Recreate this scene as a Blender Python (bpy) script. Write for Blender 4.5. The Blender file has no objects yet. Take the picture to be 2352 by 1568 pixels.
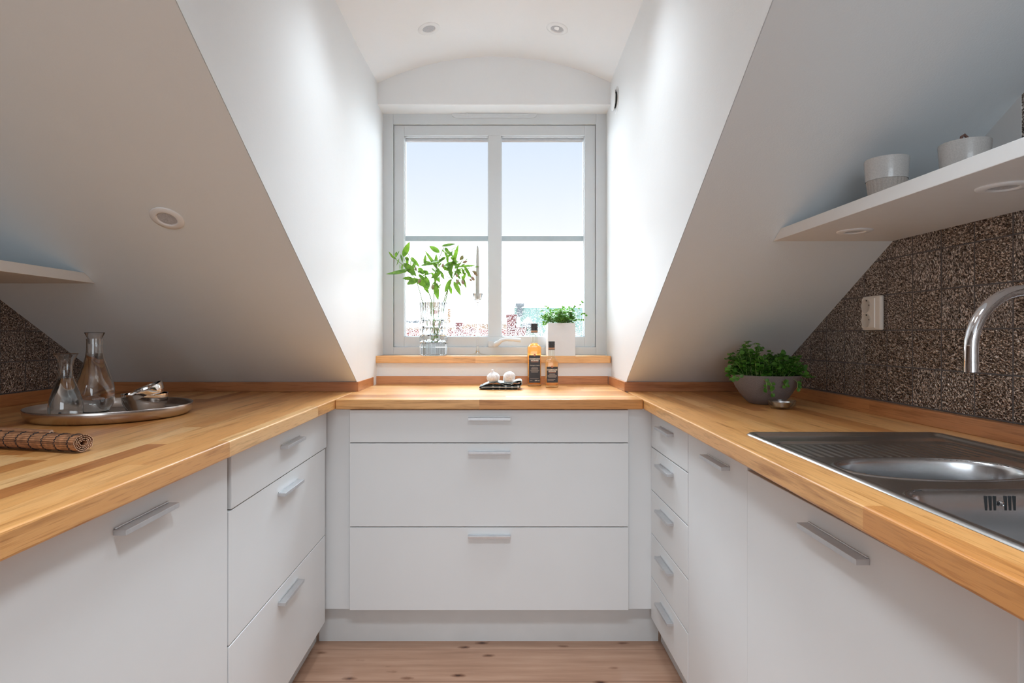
import bpy, bmesh, math, random
from mathutils import Vector, Matrix, noise
C = bpy.context.scene.collection
sc = bpy.context.scene
PI = math.pi
rnd = random.Random(7)

# ------------------------------------------------------------------ camera
CAMH = 1.127
cam = bpy.data.cameras.new('camera'); camo = bpy.data.objects.new('camera', cam); C.objects.link(camo)
cam.sensor_width = 36; cam.lens = 1340 / 2352 * 36
cam.shift_x = 35 / 2352; cam.shift_y = -14 / 2352
cam.clip_start = 0.02; cam.clip_end = 500
camo.location = (0, 0, CAMH); camo.rotation_euler = (PI / 2, 0, 0)
sc.camera = camo

# ------------------------------------------------------------------ world + light
sc.view_settings.view_transform = 'Standard'; sc.view_settings.look = 'None'
sc.view_settings.gamma = 1; sc.view_settings.use_curve_mapping = False
sc.view_settings.exposure = 0.37
w = bpy.data.worlds.new('sky'); sc.world = w; w.use_nodes = True
nt = w.node_tree; nt.nodes.clear()
# pale blue sky; horizon band brightened and an unseen glow lobe added to light the interior
HORIZON_BOOST, ADDED_GLOW, GLOW_EL = 9.0, 29.0, 53
def wn(t, **k):
    n = nt.nodes.new(t)
    for a, b in k.items(): setattr(n, a, b)
    return n
out = wn('ShaderNodeOutputWorld'); bg = wn('ShaderNodeBackground')
tc = wn('ShaderNodeTexCoord'); sp = wn('ShaderNodeSeparateXYZ')
nt.links.new(tc.outputs['Generated'], sp.inputs[0])
cr = wn('ShaderNodeValToRGB'); mz = wn('ShaderNodeMapRange')
nt.links.new(sp.outputs[2], mz.inputs[0]); mz.inputs[1].default_value = -0.5; mz.inputs[2].default_value = 0.5
nt.links.new(mz.outputs[0], cr.inputs[0])
el = cr.color_ramp.elements
el[0].position = 0.0; el[0].color = (.68, .76, .84, 1)
el[1].position = 1.0; el[1].color = (.68, .79, .90, 1)
for p, c in ((.5, (.80, .91, 1, 1)), (.58, (.82, .92, 1, 1)), (.655, (.79, .81, .84, 1)), (.73, (.69, .74, .81, 1)), (.82, (.585, .67, .80, 1))):
    e = el.new(p); e.color = c
m1 = wn('ShaderNodeMapRange', interpolation_type='SMOOTHSTEP')      # brightened horizon band, fades out by 9 degrees of elevation
nt.links.new(sp.outputs[2], m1.inputs[0]); m1.inputs[1].default_value = .09; m1.inputs[2].default_value = .165; m1.inputs[3].default_value = HORIZON_BOOST; m1.inputs[4].default_value = 1.0
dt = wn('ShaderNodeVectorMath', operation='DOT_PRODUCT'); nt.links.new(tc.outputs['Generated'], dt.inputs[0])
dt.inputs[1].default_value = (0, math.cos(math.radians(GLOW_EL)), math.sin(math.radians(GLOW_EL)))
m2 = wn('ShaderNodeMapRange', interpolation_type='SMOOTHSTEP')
nt.links.new(dt.outputs['Value'], m2.inputs[0]); m2.inputs[1].default_value = .85; m2.inputs[2].default_value = .96; m2.inputs[3].default_value = 0.0; m2.inputs[4].default_value = ADDED_GLOW
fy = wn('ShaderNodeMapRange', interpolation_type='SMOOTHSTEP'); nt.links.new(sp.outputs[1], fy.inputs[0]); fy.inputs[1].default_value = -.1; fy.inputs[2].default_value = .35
hz_ = wn('ShaderNodeMath', operation='SUBTRACT'); nt.links.new(m1.outputs[0], hz_.inputs[0]); hz_.inputs[1].default_value = 1.0      # horizon boost only on the window side
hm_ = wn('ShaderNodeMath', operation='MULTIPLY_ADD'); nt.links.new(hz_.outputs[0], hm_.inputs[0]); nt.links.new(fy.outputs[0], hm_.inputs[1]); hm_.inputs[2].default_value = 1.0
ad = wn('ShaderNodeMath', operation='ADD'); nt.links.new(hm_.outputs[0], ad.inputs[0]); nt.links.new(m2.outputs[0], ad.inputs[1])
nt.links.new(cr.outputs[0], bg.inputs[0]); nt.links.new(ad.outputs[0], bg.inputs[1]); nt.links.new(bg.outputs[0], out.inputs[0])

def area(name, loc, rot, sx, sy, power, col=(1, 1, 1)):
    l = bpy.data.lights.new(name, 'AREA'); l.shape = 'RECTANGLE'; l.size = sx; l.size_y = sy; l.energy = power; l.color = col
    o = bpy.data.objects.new(name, l); C.objects.link(o); o.location = loc; o.rotation_euler = rot
    return o
area('rear_fill_light', (-.2, -3.1, 1.5), (PI / 2, 0, 0), 2.0, 1.5, 27, (.80, .91, 1))  # unseen area light added behind the camera to lift slopes and fronts

# ------------------------------------------------------------------ materials
def mat(name):
    m = bpy.data.materials.new(name); m.use_nodes = True
    return m, m.node_tree, m.node_tree.nodes['Principled BSDF']
def N(nt, t, **k):
    n = nt.nodes.new(t)
    for a, b in k.items(): setattr(n, a, b)
    return n
def L(nt, a, b): nt.links.new(a, b)
def math_(nt, op, a, b=None, c=None):
    n = N(nt, 'ShaderNodeMath', operation=op)
    for i, v in enumerate((a, b, c)):
        if v is None: continue
        if hasattr(v, 'links'): L(nt, v, n.inputs[i])
        else: n.inputs[i].default_value = v
    return n.outputs[0]
def ramp(nt, fac, stops, interp='LINEAR'):
    n = N(nt, 'ShaderNodeValToRGB'); e = n.color_ramp.elements; n.color_ramp.interpolation = interp
    e[0].position = stops[0][0]; e[0].color = (*stops[0][1], 1)
    e[1].position = stops[-1][0]; e[1].color = (*stops[-1][1], 1)
    for p, c in stops[1:-1]:
        q = e.new(p); q.color = (*c, 1)
    L(nt, fac, n.inputs[0]); return n.outputs[0]
def mixc(nt, fac, a, b, mode='MIX'):
    n = N(nt, 'ShaderNodeMix', data_type='RGBA', blend_type=mode)
    for i, v in ((0, fac), (6, a), (7, b)):
        if hasattr(v, 'links'): L(nt, v, n.inputs[i])
        elif isinstance(v, (int, float)): n.inputs[i].default_value = v
        else: n.inputs[i].default_value = (*v, 1)
    return n.outputs[2]
def noise_(nt, vec, scale, detail=3, rough=.5):
    n = N(nt, 'ShaderNodeTexNoise'); n.inputs['Scale'].default_value = scale; n.inputs['Detail'].default_value = detail
    n.inputs['Roughness'].default_value = rough
    if vec is not None: L(nt, vec, n.inputs['Vector'])
    return n.outputs['Fac']
def bump(nt, b, h, strength, dist):
    n = N(nt, 'ShaderNodeBump'); n.inputs['Strength'].default_value = strength; n.inputs['Distance'].default_value = dist
    L(nt, h, n.inputs['Height']); L(nt, n.outputs[0], b.inputs['Normal'])
def objco(nt): return N(nt, 'ShaderNodeTexCoord').outputs['Object']
def simple(name, col, rough=.5, metal=0, spec=.5, coat=0, **k):
    m, nt, b = mat(name)
    b.inputs['Base Color'].default_value = (*col, 1); b.inputs['Roughness'].default_value = rough
    b.inputs['Metallic'].default_value = metal; b.inputs['Specular IOR Level'].default_value = spec
    b.inputs['Coat Weight'].default_value = coat
    v = objco(nt)
    n = noise_(nt, v, k.get('nscale', 40), 3)
    a = k.get('var', .03)
    c = ramp(nt, n, [(.3, tuple(x * (1 - a) for x in col)), (.7, tuple(min(1, x * (1 + a)) for x in col))])
    L(nt, c, b.inputs['Base Color'])
    if k.get('bump', 0): bump(nt, b, noise_(nt, v, k.get('bscale', 200), 4), k['bump'], .001)
    return m

def plaster(name, col, bs=.25):
    m, nt, b = mat(name); v = objco(nt)
    c = ramp(nt, noise_(nt, v, 3, 4), [(.3, tuple(x * .985 for x in col)), (.7, col)])
    L(nt, c, b.inputs['Base Color']); b.inputs['Roughness'].default_value = .55; b.inputs['Specular IOR Level'].default_value = .35
    h = math_(nt, 'ADD', noise_(nt, v, 260, 3), math_(nt, 'MULTIPLY', noise_(nt, v, 14, 3), 2.5))
    bump(nt, b, h, bs, .0012)
    return m
M_wall = plaster('white_plaster', (.83, .83, .825))
M_slope = plaster('cool_white_slope_plaster', (.775, .82, .845), .35)
M_ceil = plaster('ceiling_paint', (.86, .86, .86), .15)
M_cab = simple('white_cabinet_lacquer', (.78, .78, .775), .42, spec=.4, var=.01, nscale=6)
M_cabbody = simple('cabinet_carcass', (.55, .55, .54), .6)
M_plinth = simple('grey_white_plinth', (.70, .70, .69), .5, var=.03, nscale=10)
M_frame = simple('window_paint', (.62, .64, .65), .45, var=.01, nscale=8)
M_white = simple('white_plastic', (.64, .66, .67), .35, var=.01)
M_shelf = simple('white_shelf', (.80, .80, .795), .4, var=.01)
M_alu = simple('brushed_aluminium', (.62, .62, .63), .38, metal=.85, var=.04, nscale=60)
M_dark = simple('dark_gap', (.02, .02, .02), .8)

def wood(name, axis, cols, stave_w=.043, stave_l=.62, rough=.33, coat=.12, bs=.15):
    """axis: grain direction 0 = X, 1 = Y"""
    m, nt, b = mat(name); v = objco(nt)
    s = N(nt, 'ShaderNodeSeparateXYZ'); L(nt, v, s.inputs[0])
    u = s.outputs[axis]; q = s.outputs[1 - axis]; z = s.outputs[2]
    row = math_(nt, 'FLOOR', math_(nt, 'DIVIDE', q, stave_w))
    wn = N(nt, 'ShaderNodeTexWhiteNoise', noise_dimensions='1D'); L(nt, row, wn.inputs['W'])
    uu = math_(nt, 'ADD', math_(nt, 'DIVIDE', u, stave_l), math_(nt, 'MULTIPLY', wn.outputs['Value'], 7.3))
    col = math_(nt, 'FLOOR', uu)
    cb = N(nt, 'ShaderNodeCombineXYZ'); L(nt, row, cb.inputs[0]); L(nt, col, cb.inputs[1])
    w2 = N(nt, 'ShaderNodeTexWhiteNoise', noise_dimensions='3D'); L(nt, cb.outputs[0], w2.inputs['Vector'])
    rv = w2.outputs['Value']
    base = ramp(nt, rv, cols)
    # grain: stretched along the stave, offset per stave
    g = N(nt, 'ShaderNodeCombineXYZ')
    L(nt, math_(nt, 'MULTIPLY', u, 2.2), g.inputs[0])
    L(nt, math_(nt, 'ADD', math_(nt, 'MULTIPLY', q, 34), math_(nt, 'MULTIPLY', rv, 50)), g.inputs[1])
    L(nt, math_(nt, 'MULTIPLY', z, 34), g.inputs[2])
    n1 = noise_(nt, g.outputs[0], 1.6, 5, .6)
    g2 = N(nt, 'ShaderNodeCombineXYZ')
    L(nt, math_(nt, 'MULTIPLY', u, 14), g2.inputs[0]); L(nt, math_(nt, 'MULTIPLY', q, 420), g2.inputs[1]); L(nt, math_(nt, 'MULTIPLY', z, 420), g2.inputs[2])
    n2 = noise_(nt, g2.outputs[0], 1.0, 2, .5)
    dark = ramp(nt, n1, [(.30, (.62, .52, .40)), (.48, (1, 1, 1)), (.72, (.96, .90, .82))])
    c = mixc(nt, 1, base, dark, 'MULTIPLY')
    pore = ramp(nt, n2, [(.32, (.72, .62, .5)), (.46, (1, 1, 1))])
    c = mixc(nt, .7, c, pore, 'MULTIPLY')
    L(nt, c, b.inputs['Base Color'])
    b.inputs['Roughness'].default_value = rough; b.inputs['Coat Weight'].default_value = coat; b.inputs['Coat Roughness'].default_value = .22
    bump(nt, b, math_(nt, 'ADD', n1, math_(nt, 'MULTIPLY', n2, .6)), bs, .001)
    return m
OAK = [(0, (.46, .175, .050)), (.2, (.63, .275, .080)), (.55, (.74, .370, .125)), (.8, (.81, .44, .17)), (1, (.86, .53, .24))]
M_oakY = wood('oak_worktop_lengthwise', 1, OAK)
M_oakX = wood('oak_worktop_crosswise', 0, OAK)
UP = [(0, (.50, .20, .075)), (1, (.60, .27, .105))]
M_upX = wood('oak_upstand_crosswise', 0, UP, stave_w=.5, stave_l=1.1)
M_upY = wood('oak_upstand_lengthwise', 1, UP, stave_w=.5, stave_l=1.1)

# floor: wide knotty planks along X
def floor_mat():
    m, nt, b = mat('knotty_oak_planks'); v = objco(nt)
    s = N(nt, 'ShaderNodeSeparateXYZ'); L(nt, v, s.inputs[0])
    x, y = s.outputs[0], s.outputs[1]
    r = math_(nt, 'DIVIDE', math_(nt, 'SUBTRACT', y, 1.902), .19)
    row = math_(nt, 'FLOOR', r); fr = math_(nt, 'FRACT', r)
    g = N(nt, 'ShaderNodeCombineXYZ'); L(nt, math_(nt, 'MULTIPLY', x, 1.6), g.inputs[0]); L(nt, math_(nt, 'MULTIPLY', y, 22), g.inputs[1]); L(nt, row, g.inputs[2])
    n1 = noise_(nt, g.outputs[0], 1.5, 6, .62)
    c = ramp(nt, n1, [(.3, (.37, .205, .13)), (.5, (.46, .265, .175)), (.7, (.54, .33, .225))])
    k = N(nt, 'ShaderNodeCombineXYZ'); L(nt, math_(nt, 'MULTIPLY', x, 5), k.inputs[0]); L(nt, math_(nt, 'MULTIPLY', y, 12), k.inputs[1])
    vo = N(nt, 'ShaderNodeTexVoronoi'); vo.inputs['Scale'].default_value = 1.5; vo.inputs['Randomness'].default_value = 1; L(nt, k.outputs[0], vo.inputs['Vector'])
    nn = math_(nt, 'ADD', vo.outputs['Distance'], math_(nt, 'MULTIPLY', math_(nt, 'SUBTRACT', noise_(nt, v, 60, 3), .5), .12))
    kn = ramp(nt, nn, [(.05, (.14, .09, .07)), (.10, (.45, .34, .28)), (.22, (1, 1, 1))])
    c = mixc(nt, 1, c, kn, 'MULTIPLY')
    e = math_(nt, 'MINIMUM', fr, math_(nt, 'SUBTRACT', 1, fr))
    se = ramp(nt, e, [(.0, (.35, .28, .24)), (.012, (1, 1, 1))])
    c = mixc(nt, 1, c, se, 'MULTIPLY')
    L(nt, c, b.inputs['Base Color']); b.inputs['Roughness'].default_value = .45
    bump(nt, b, n1, .15, .001)
    return m
M_floor = floor_mat()

# embossed bronze tiles on the side walls (grid in Y and Z)
def tile_mat():
    m, nt, b = mat('bronze_embossed_tiles'); v = objco(nt)
    s = N(nt, 'ShaderNodeSeparateXYZ'); L(nt, v, s.inputs[0])
    a = math_(nt, 'DIVIDE', math_(nt, 'SUBTRACT', s.outputs[1], 1.2463), .1006)
    c = math_(nt, 'DIVIDE', math_(nt, 'SUBTRACT', s.outputs[2], 1.1415), .1003)
    fa, fc = math_(nt, 'FRACT', a), math_(nt, 'FRACT', c)
    ia, ic = math_(nt, 'FLOOR', a), math_(nt, 'FLOOR', c)
    cb = N(nt, 'ShaderNodeCombineXYZ'); L(nt, ia, cb.inputs[0]); L(nt, ic, cb.inputs[1])
    wn = N(nt, 'ShaderNodeTexWhiteNoise', noise_dimensions='3D'); L(nt, cb.outputs[0], wn.inputs['Vector'])
    r = wn.outputs['Value']
    sel = math_(nt, 'GREATER_THAN', r, .5)
    # crinkle: rows of knots, direction swaps per tile
    ya = math_(nt, 'MULTIPLY', s.outputs[1], 1.0); za = s.outputs[2]
    wob = math_(nt, 'MULTIPLY', math_(nt, 'SUBTRACT', noise_(nt, v, 90, 3), .5), .012)
    p = N(nt, 'ShaderNodeCombineXYZ')
    L(nt, math_(nt, 'MULTIPLY', math_(nt, 'ADD', ya, wob), math_(nt, 'ADD', 200, math_(nt, 'MULTIPLY', sel, 150))), p.inputs[0])
    L(nt, math_(nt, 'MULTIPLY', math_(nt, 'ADD', za, wob), math_(nt, 'SUBTRACT', 350, math_(nt, 'MULTIPLY', sel, 150))), p.inputs[1])
    L(nt, math_(nt, 'MULTIPLY', r, 31), p.inputs[2])
    nz = N(nt, 'ShaderNodeTexNoise'); nz.inputs['Scale'].default_value = 1; nz.inputs['Detail'].default_value = 1.5; nz.inputs['Distortion'].default_value = .6
    L(nt, p.outputs[0], nz.inputs['Vector'])
    h = nz.outputs['Fac']
    ea = math_(nt, 'MINIMUM', fa, math_(nt, 'SUBTRACT', 1, fa)); ec = math_(nt, 'MINIMUM', fc, math_(nt, 'SUBTRACT', 1, fc))
    e = math_(nt, 'MINIMUM', ea, ec)
    g = math_(nt, 'LESS_THAN', e, .017)
    ng = math_(nt, 'SUBTRACT', 1, g)
    hh = math_(nt, 'MULTIPLY', h, ng)
    hi = ramp(nt, h, [(.38, (.045, .030, .023)), (.52, (.30, .23, .19)), (.60, (.72, .60, .53)), (.68, (.97, .90, .84))])  # bright glints on knots and dark hollows painted into the base colour
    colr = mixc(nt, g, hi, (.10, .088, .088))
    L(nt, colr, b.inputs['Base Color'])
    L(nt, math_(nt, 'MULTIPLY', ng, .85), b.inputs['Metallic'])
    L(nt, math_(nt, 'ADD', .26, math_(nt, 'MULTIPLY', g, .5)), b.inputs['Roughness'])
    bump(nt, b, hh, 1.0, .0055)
    return m
M_tile = tile_mat()

def steel(name, col, rough, brush=True, axis=0):
    m, nt, b = mat(name); v = objco(nt)
    b.inputs['Metallic'].default_value = 1
    mp = N(nt, 'ShaderNodeMapping'); sc_ = [30, 30, 30]; sc_[axis] = 900; mp.inputs['Scale'].default_value = sc_
    L(nt, v, mp.inputs['Vector'])
    n = noise_(nt, mp.outputs[0], 1, 2)
    L(nt, ramp(nt, n, [(.3, tuple(c * .96 for c in col)), (.7, col)]), b.inputs['Base Color'])
    if brush:
        r = math_(nt, 'ADD', rough - .03, math_(nt, 'MULTIPLY', n, .06)); L(nt, r, b.inputs['Roughness'])
    else: b.inputs['Roughness'].default_value = rough
    return m
M_steel = simple('satin_sink_steel', (.50, .49, .48), .26, metal=1, var=.03, nscale=9)
M_bowl = simple('satin_bowl_steel', (.60, .60, .61), .22, metal=1, var=.03, nscale=9)
M_tray = steel('satin_steel_tray', (.58, .53, .50), .24, axis=2)
M_chrome = steel('polished_chrome', (.80, .80, .82), .05, brush=False)
M_bowlst = steel('polished_steel_bowl', (.74, .72, .70), .05, brush=False)

def glass(name, col=(1, 1, 1), ior=1.45, rough=0.0):
    m, nt, b = mat(name)
    b.inputs['Base Color'].default_value = (*col, 1); b.inputs['Transmission Weight'].default_value = 1
    b.inputs['IOR'].default_value = ior; b.inputs['Roughness'].default_value = rough
    v = objco(nt); bump(nt, b, noise_(nt, v, 25, 2), .02, .001)
    return m
M_glass = glass('clear_glass'); M_crystal = glass('cut_crystal', (.98, 1, 1), 1.5)
M_water = glass('water', (.98, 1, 1), 1.33)
def cloudy(name, col, tcol, f):
    m, nt, b = mat(name); b.inputs['Base Color'].default_value = (*col, 1); b.inputs['Transmission Weight'].default_value = 1
    b.inputs['IOR'].default_value = 1.18; b.inputs['Roughness'].default_value = 0
    tr = N(nt, 'ShaderNodeBsdfTranslucent'); tr.inputs[0].default_value = (*tcol, 1); mx = N(nt, 'ShaderNodeMixShader'); mx.inputs[0].default_value = f
    o = [n for n in nt.nodes if n.type == 'OUTPUT_MATERIAL'][0]; L(nt, b.outputs[0], mx.inputs[1]); L(nt, tr.outputs[0], mx.inputs[2]); L(nt, mx.outputs[0], o.inputs[0])
    return m
M_amber = cloudy('amber_vinegar', (1, .66, .27), (1, .44, .10), .22)
M_amber2 = cloudy('pale_amber_vinegar', (1, .73, .42), (1, .52, .20), .22)

def thin_glass(name, tint=(.97, .98, .97), ior=1.45):
    """thin vessel wall: clear with mirror reflections that grow towards grazing angles"""
    m = bpy.data.materials.new(name); m.use_nodes = True; nt = m.node_tree; nt.nodes.clear()
    o = N(nt, 'ShaderNodeOutputMaterial'); t = N(nt, 'ShaderNodeBsdfTransparent'); g = N(nt, 'ShaderNodeBsdfGlossy'); g.inputs['Roughness'].default_value = .015
    lw = N(nt, 'ShaderNodeLayerWeight'); lw.inputs[0].default_value = .5; t.inputs[0].default_value = (*tint, 1)
    f = math_(nt, 'ADD', .045, math_(nt, 'MULTIPLY', math_(nt, 'POWER', lw.outputs['Facing'], 4.0), .75))
    x = N(nt, 'ShaderNodeMixShader'); L(nt, f, x.inputs[0]); L(nt, t.outputs[0], x.inputs[1]); L(nt, g.outputs[0], x.inputs[2]); L(nt, x.outputs[0], o.inputs[0])
    return m
M_tglass = thin_glass('thin_clear_glass', (.93, .95, .95))
M_bglass = thin_glass('thin_bottle_glass', (.96, .97, .93))
def pane_mat(drops):
    m = bpy.data.materials.new('window_glass_wet' if drops else 'window_glass'); m.use_nodes = True
    nt = m.node_tree; nt.nodes.clear()
    o = N(nt, 'ShaderNodeOutputMaterial'); t = N(nt, 'ShaderNodeBsdfTransparent'); gl = N(nt, 'ShaderNodeBsdfGlossy')
    t.inputs[0].default_value = (.99, .995, .99, 1); gl.inputs['Roughness'].default_value = .02
    lw = N(nt, 'ShaderNodeLayerWeight'); lw.inputs[0].default_value = .5; fr = math_(nt, 'ADD', .012, math_(nt, 'MULTIPLY', math_(nt, 'POWER', lw.outputs['Facing'], 5.0), .6))
    mx = N(nt, 'ShaderNodeMixShader'); L(nt, fr, mx.inputs[0]); L(nt, t.outputs[0], mx.inputs[1]); L(nt, gl.outputs[0], mx.inputs[2])
    res = mx.outputs[0]
    if drops:
        v = objco(nt); s = N(nt, 'ShaderNodeSeparateXYZ'); L(nt, v, s.inputs[0])
        vo = N(nt, 'ShaderNodeTexVoronoi'); vo.inputs['Scale'].default_value = 190
        nz = N(nt, 'ShaderNodeTexNoise'); nz.inputs['Scale'].default_value = 140; L(nt, v, nz.inputs['Vector'])
        ad = N(nt, 'ShaderNodeVectorMath', operation='MULTIPLY_ADD'); L(nt, nz.outputs['Color'], ad.inputs[0]); ad.inputs[1].default_value = (.006,) * 3; L(nt, v, ad.inputs[2])
        L(nt, ad.outputs[0], vo.inputs['Vector'])
        sepc = N(nt, 'ShaderNodeSeparateColor'); L(nt, vo.outputs['Color'], sepc.inputs[0])
        # droplet radius grows towards the bottom of the pane
        k = N(nt, 'ShaderNodeMapRange'); L(nt, s.outputs[2], k.inputs[0])
        k.inputs[1].default_value = 1.60; k.inputs[2].default_value = 1.12; k.inputs[3].default_value = -.02; k.inputs[4].default_value = .62
        k2 = math_(nt, 'POWER', math_(nt, 'MAXIMUM', k.outputs[0], .0001), 2.0)
        rad = math_(nt, 'ADD', math_(nt, 'MULTIPLY', k2, 1.1), .03)
        present = math_(nt, 'LESS_THAN', sepc.outputs[0], math_(nt, 'ADD', .10, math_(nt, 'MULTIPLY', k2, 2.3)))
        mask = math_(nt, 'MULTIPLY', math_(nt, 'LESS_THAN', vo.outputs['Distance'], rad), present)
        bp = N(nt, 'ShaderNodeBump'); bp.inputs['Strength'].default_value = 1; bp.inputs['Distance'].default_value = .004
        L(nt, math_(nt, 'SUBTRACT', 1, vo.outputs['Distance']), bp.inputs['Height'])
        rf = N(nt, 'ShaderNodeBsdfRefraction'); rf.inputs['IOR'].default_value = 1.33; rf.inputs['Color'].default_value = (.97, .97, .98, 1)
        L(nt, bp.outputs[0], rf.inputs['Normal'])
        m2 = N(nt, 'ShaderNodeMixShader'); L(nt, mask, m2.inputs[0]); L(nt, res, m2.inputs[1]); L(nt, rf.outputs[0], m2.inputs[2]); res = m2.outputs[0]
    L(nt, res, o.inputs[0]); return m
M_pane = pane_mat(False); M_panewet = pane_mat(True)

def leafm(name, c1, c2, trans=.35):
    m, nt, b = mat(name); v = objco(nt)
    c = ramp(nt, noise_(nt, v, 45, 3), [(.3, c1), (.7, c2)])
    L(nt, c, b.inputs['Base Color']); b.inputs['Roughness'].default_value = .42
    tr = N(nt, 'ShaderNodeBsdfTranslucent'); L(nt, c, tr.inputs[0])
    mx = N(nt, 'ShaderNodeMixShader'); mx.inputs[0].default_value = trans
    o = [n for n in nt.nodes if n.type == 'OUTPUT_MATERIAL'][0]
    L(nt, b.outputs[0], mx.inputs[1]); L(nt, tr.outputs[0], mx.inputs[2]); L(nt, mx.outputs[0], o.inputs[0])
    return m
M_leaf = leafm('lily_leaf', (.06, .15, .012), (.18, .33, .03), .40)
M_stem = simple('green_stem', (.16, .26, .07), .5)
M_bud = leafm('pink_green_bud', (.50, .30, .24), (.25, .34, .10), .35)
M_herb = leafm('bright_herb_leaf', (.07, .22, .02), (.20, .42, .05), .4)
M_herbd = leafm('dark_herb_leaf', (.05, .17, .02), (.13, .32, .035), .3)
M_hstem = simple('thin_pale_stem', (.28, .40, .12), .5)
M_soil = simple('dark_soil', (.03, .02, .015), .9)
M_stone = simple('speckled_stone_bowl', (.20, .17, .165), .6, var=.25, nscale=700)
M_pot = simple('white_matte_pot', (.74, .74, .74), .5, var=.01)
M_candle = simple('grey_candle_wax', (.46, .46, .43), .5)
M_ceramic = simple('speckled_glazed_ceramic', (.62, .60, .58), .25, coat=.4, var=.08, nscale=400)
M_raw = simple('raw_stoneware', (.50, .45, .41), .6, var=.15, nscale=500)
M_rawdark = simple('stoneware_groove', (.26, .17, .13), .7)
M_leather = simple('brown_knob', (.20, .11, .09), .6)
M_outlet = simple('cream_outlet_plastic', (.82, .76, .69), .3, var=.01)
M_outletd = simple('outlet_recess_plastic', (.60, .55, .49), .35, var=.01)
M_blackcap = simple('black_cap', (.03, .03, .032), .4)
M_goldband = simple('copper_band', (.42, .22, .12), .4)
M_label = simple('black_paper_label', (.030, .030, .035), .5)
M_ltext = simple('cream_print', (.85, .76, .62), .5)
M_lgrey = simple('grey_print', (.42, .36, .30), .5)
M_lcop = simple('copper_print', (.50, .20, .11), .4)
M_lens = simple('lamp_lens', (.50, .50, .52), .25, var=.15, nscale=300)
M_ring = simple('white_lamp_ring', (.82, .82, .82), .35, var=.01)
M_railgrey = simple('grey_blue_aluminium', (.42, .48, .50), .4, metal=.3)

def garlicm():
    m, nt, b = mat('garlic_skin'); v = objco(nt)
    mp = N(nt, 'ShaderNodeMapping'); mp.inputs['Scale'].default_value = (160, 160, 12); L(nt, v, mp.inputs[0])
    L(nt, ramp(nt, noise_(nt, mp.outputs[0], 1, 4), [(.3, (.60, .54, .52)), (.6, (.80, .77, .74))]), b.inputs['Base Color'])
    b.inputs['Roughness'].default_value = .45; return m
M_garlic = garlicm()
def clothm():
    m, nt, b = mat('grey_cloth_white_dashes'); v = objco(nt)
    s = N(nt, 'ShaderNodeSeparateXYZ'); L(nt, v, s.inputs[0])
    a = math_(nt, 'FRACT', math_(nt, 'MULTIPLY', s.outputs[0], 38)); c = math_(nt, 'FRACT', math_(nt, 'MULTIPLY', s.outputs[1], 24))
    k = math_(nt, 'MULTIPLY', math_(nt, 'GREATER_THAN', a, .72), math_(nt, 'GREATER_THAN', c, .55))
    k = math_(nt, 'MULTIPLY', k, math_(nt, 'GREATER_THAN', noise_(nt, v, 18, 2), .5))
    base = ramp(nt, noise_(nt, v, 500, 2), [(.3, (.06, .065, .06)), (.7, (.14, .145, .14))])
    L(nt, mixc(nt, k, base, (.6, .62, .6)), b.inputs['Base Color']); b.inputs['Roughness'].default_value = .9
    bump(nt, b, noise_(nt, v, 700, 2), .3, .001); return m
M_cloth = clothm()
M_clothl = simple('pale_grey_cloth', (.42, .47, .46), .9, var=.35, nscale=120, bump=.3, bscale=700)
M_hem = simple('light_cloth_edge', (.60, .57, .52), .9)
M_bamboo = simple('bamboo_slat', (.40, .19, .095), .5, var=.35, nscale=120)
M_bambood = simple('darker_bamboo_slat', (.24, .105, .05), .55, var=.3, nscale=120)
M_bambooend = simple('bamboo_cut_end', (.62, .42, .30), .6, var=.2)
M_thread = simple('black_thread', (.015, .012, .014), .8)
M_red = simple('red_roof_tiles', (.40, .12, .10), .7, var=.3, nscale=8)
M_beige = simple('beige_render', (.55, .38, .26), .8, var=.08, nscale=1)
M_grey = simple('grey_roof', (.28, .30, .32), .8, var=.25, nscale=1.5)
M_brick = simple('red_brick', (.32, .08, .07), .8, var=.3, nscale=10)
def greenm():
    m, nt, b = mat('green_copper_roof'); v = objco(nt)
    s = N(nt, 'ShaderNodeSeparateXYZ'); L(nt, v, s.inputs[0])
    f = math_(nt, 'FRACT', math_(nt, 'MULTIPLY', s.outputs[0], 4.5))
    c = mixc(nt, math_(nt, 'LESS_THAN', f, .12), (.30, .48, .41), (.20, .37, .30))
    c = mixc(nt, math_(nt, 'MULTIPLY', noise_(nt, v, 3, 4), .5), c, (.40, .56, .50))
    L(nt, c, b.inputs['Base Color']); b.inputs['Roughness'].default_value = .6; return m
M_green = greenm()
M_whitep = simple('white_paint_outside', (.8, .8, .8), .7)
M_ground = simple('street_ground', (.45, .45, .45), .9)

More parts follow.
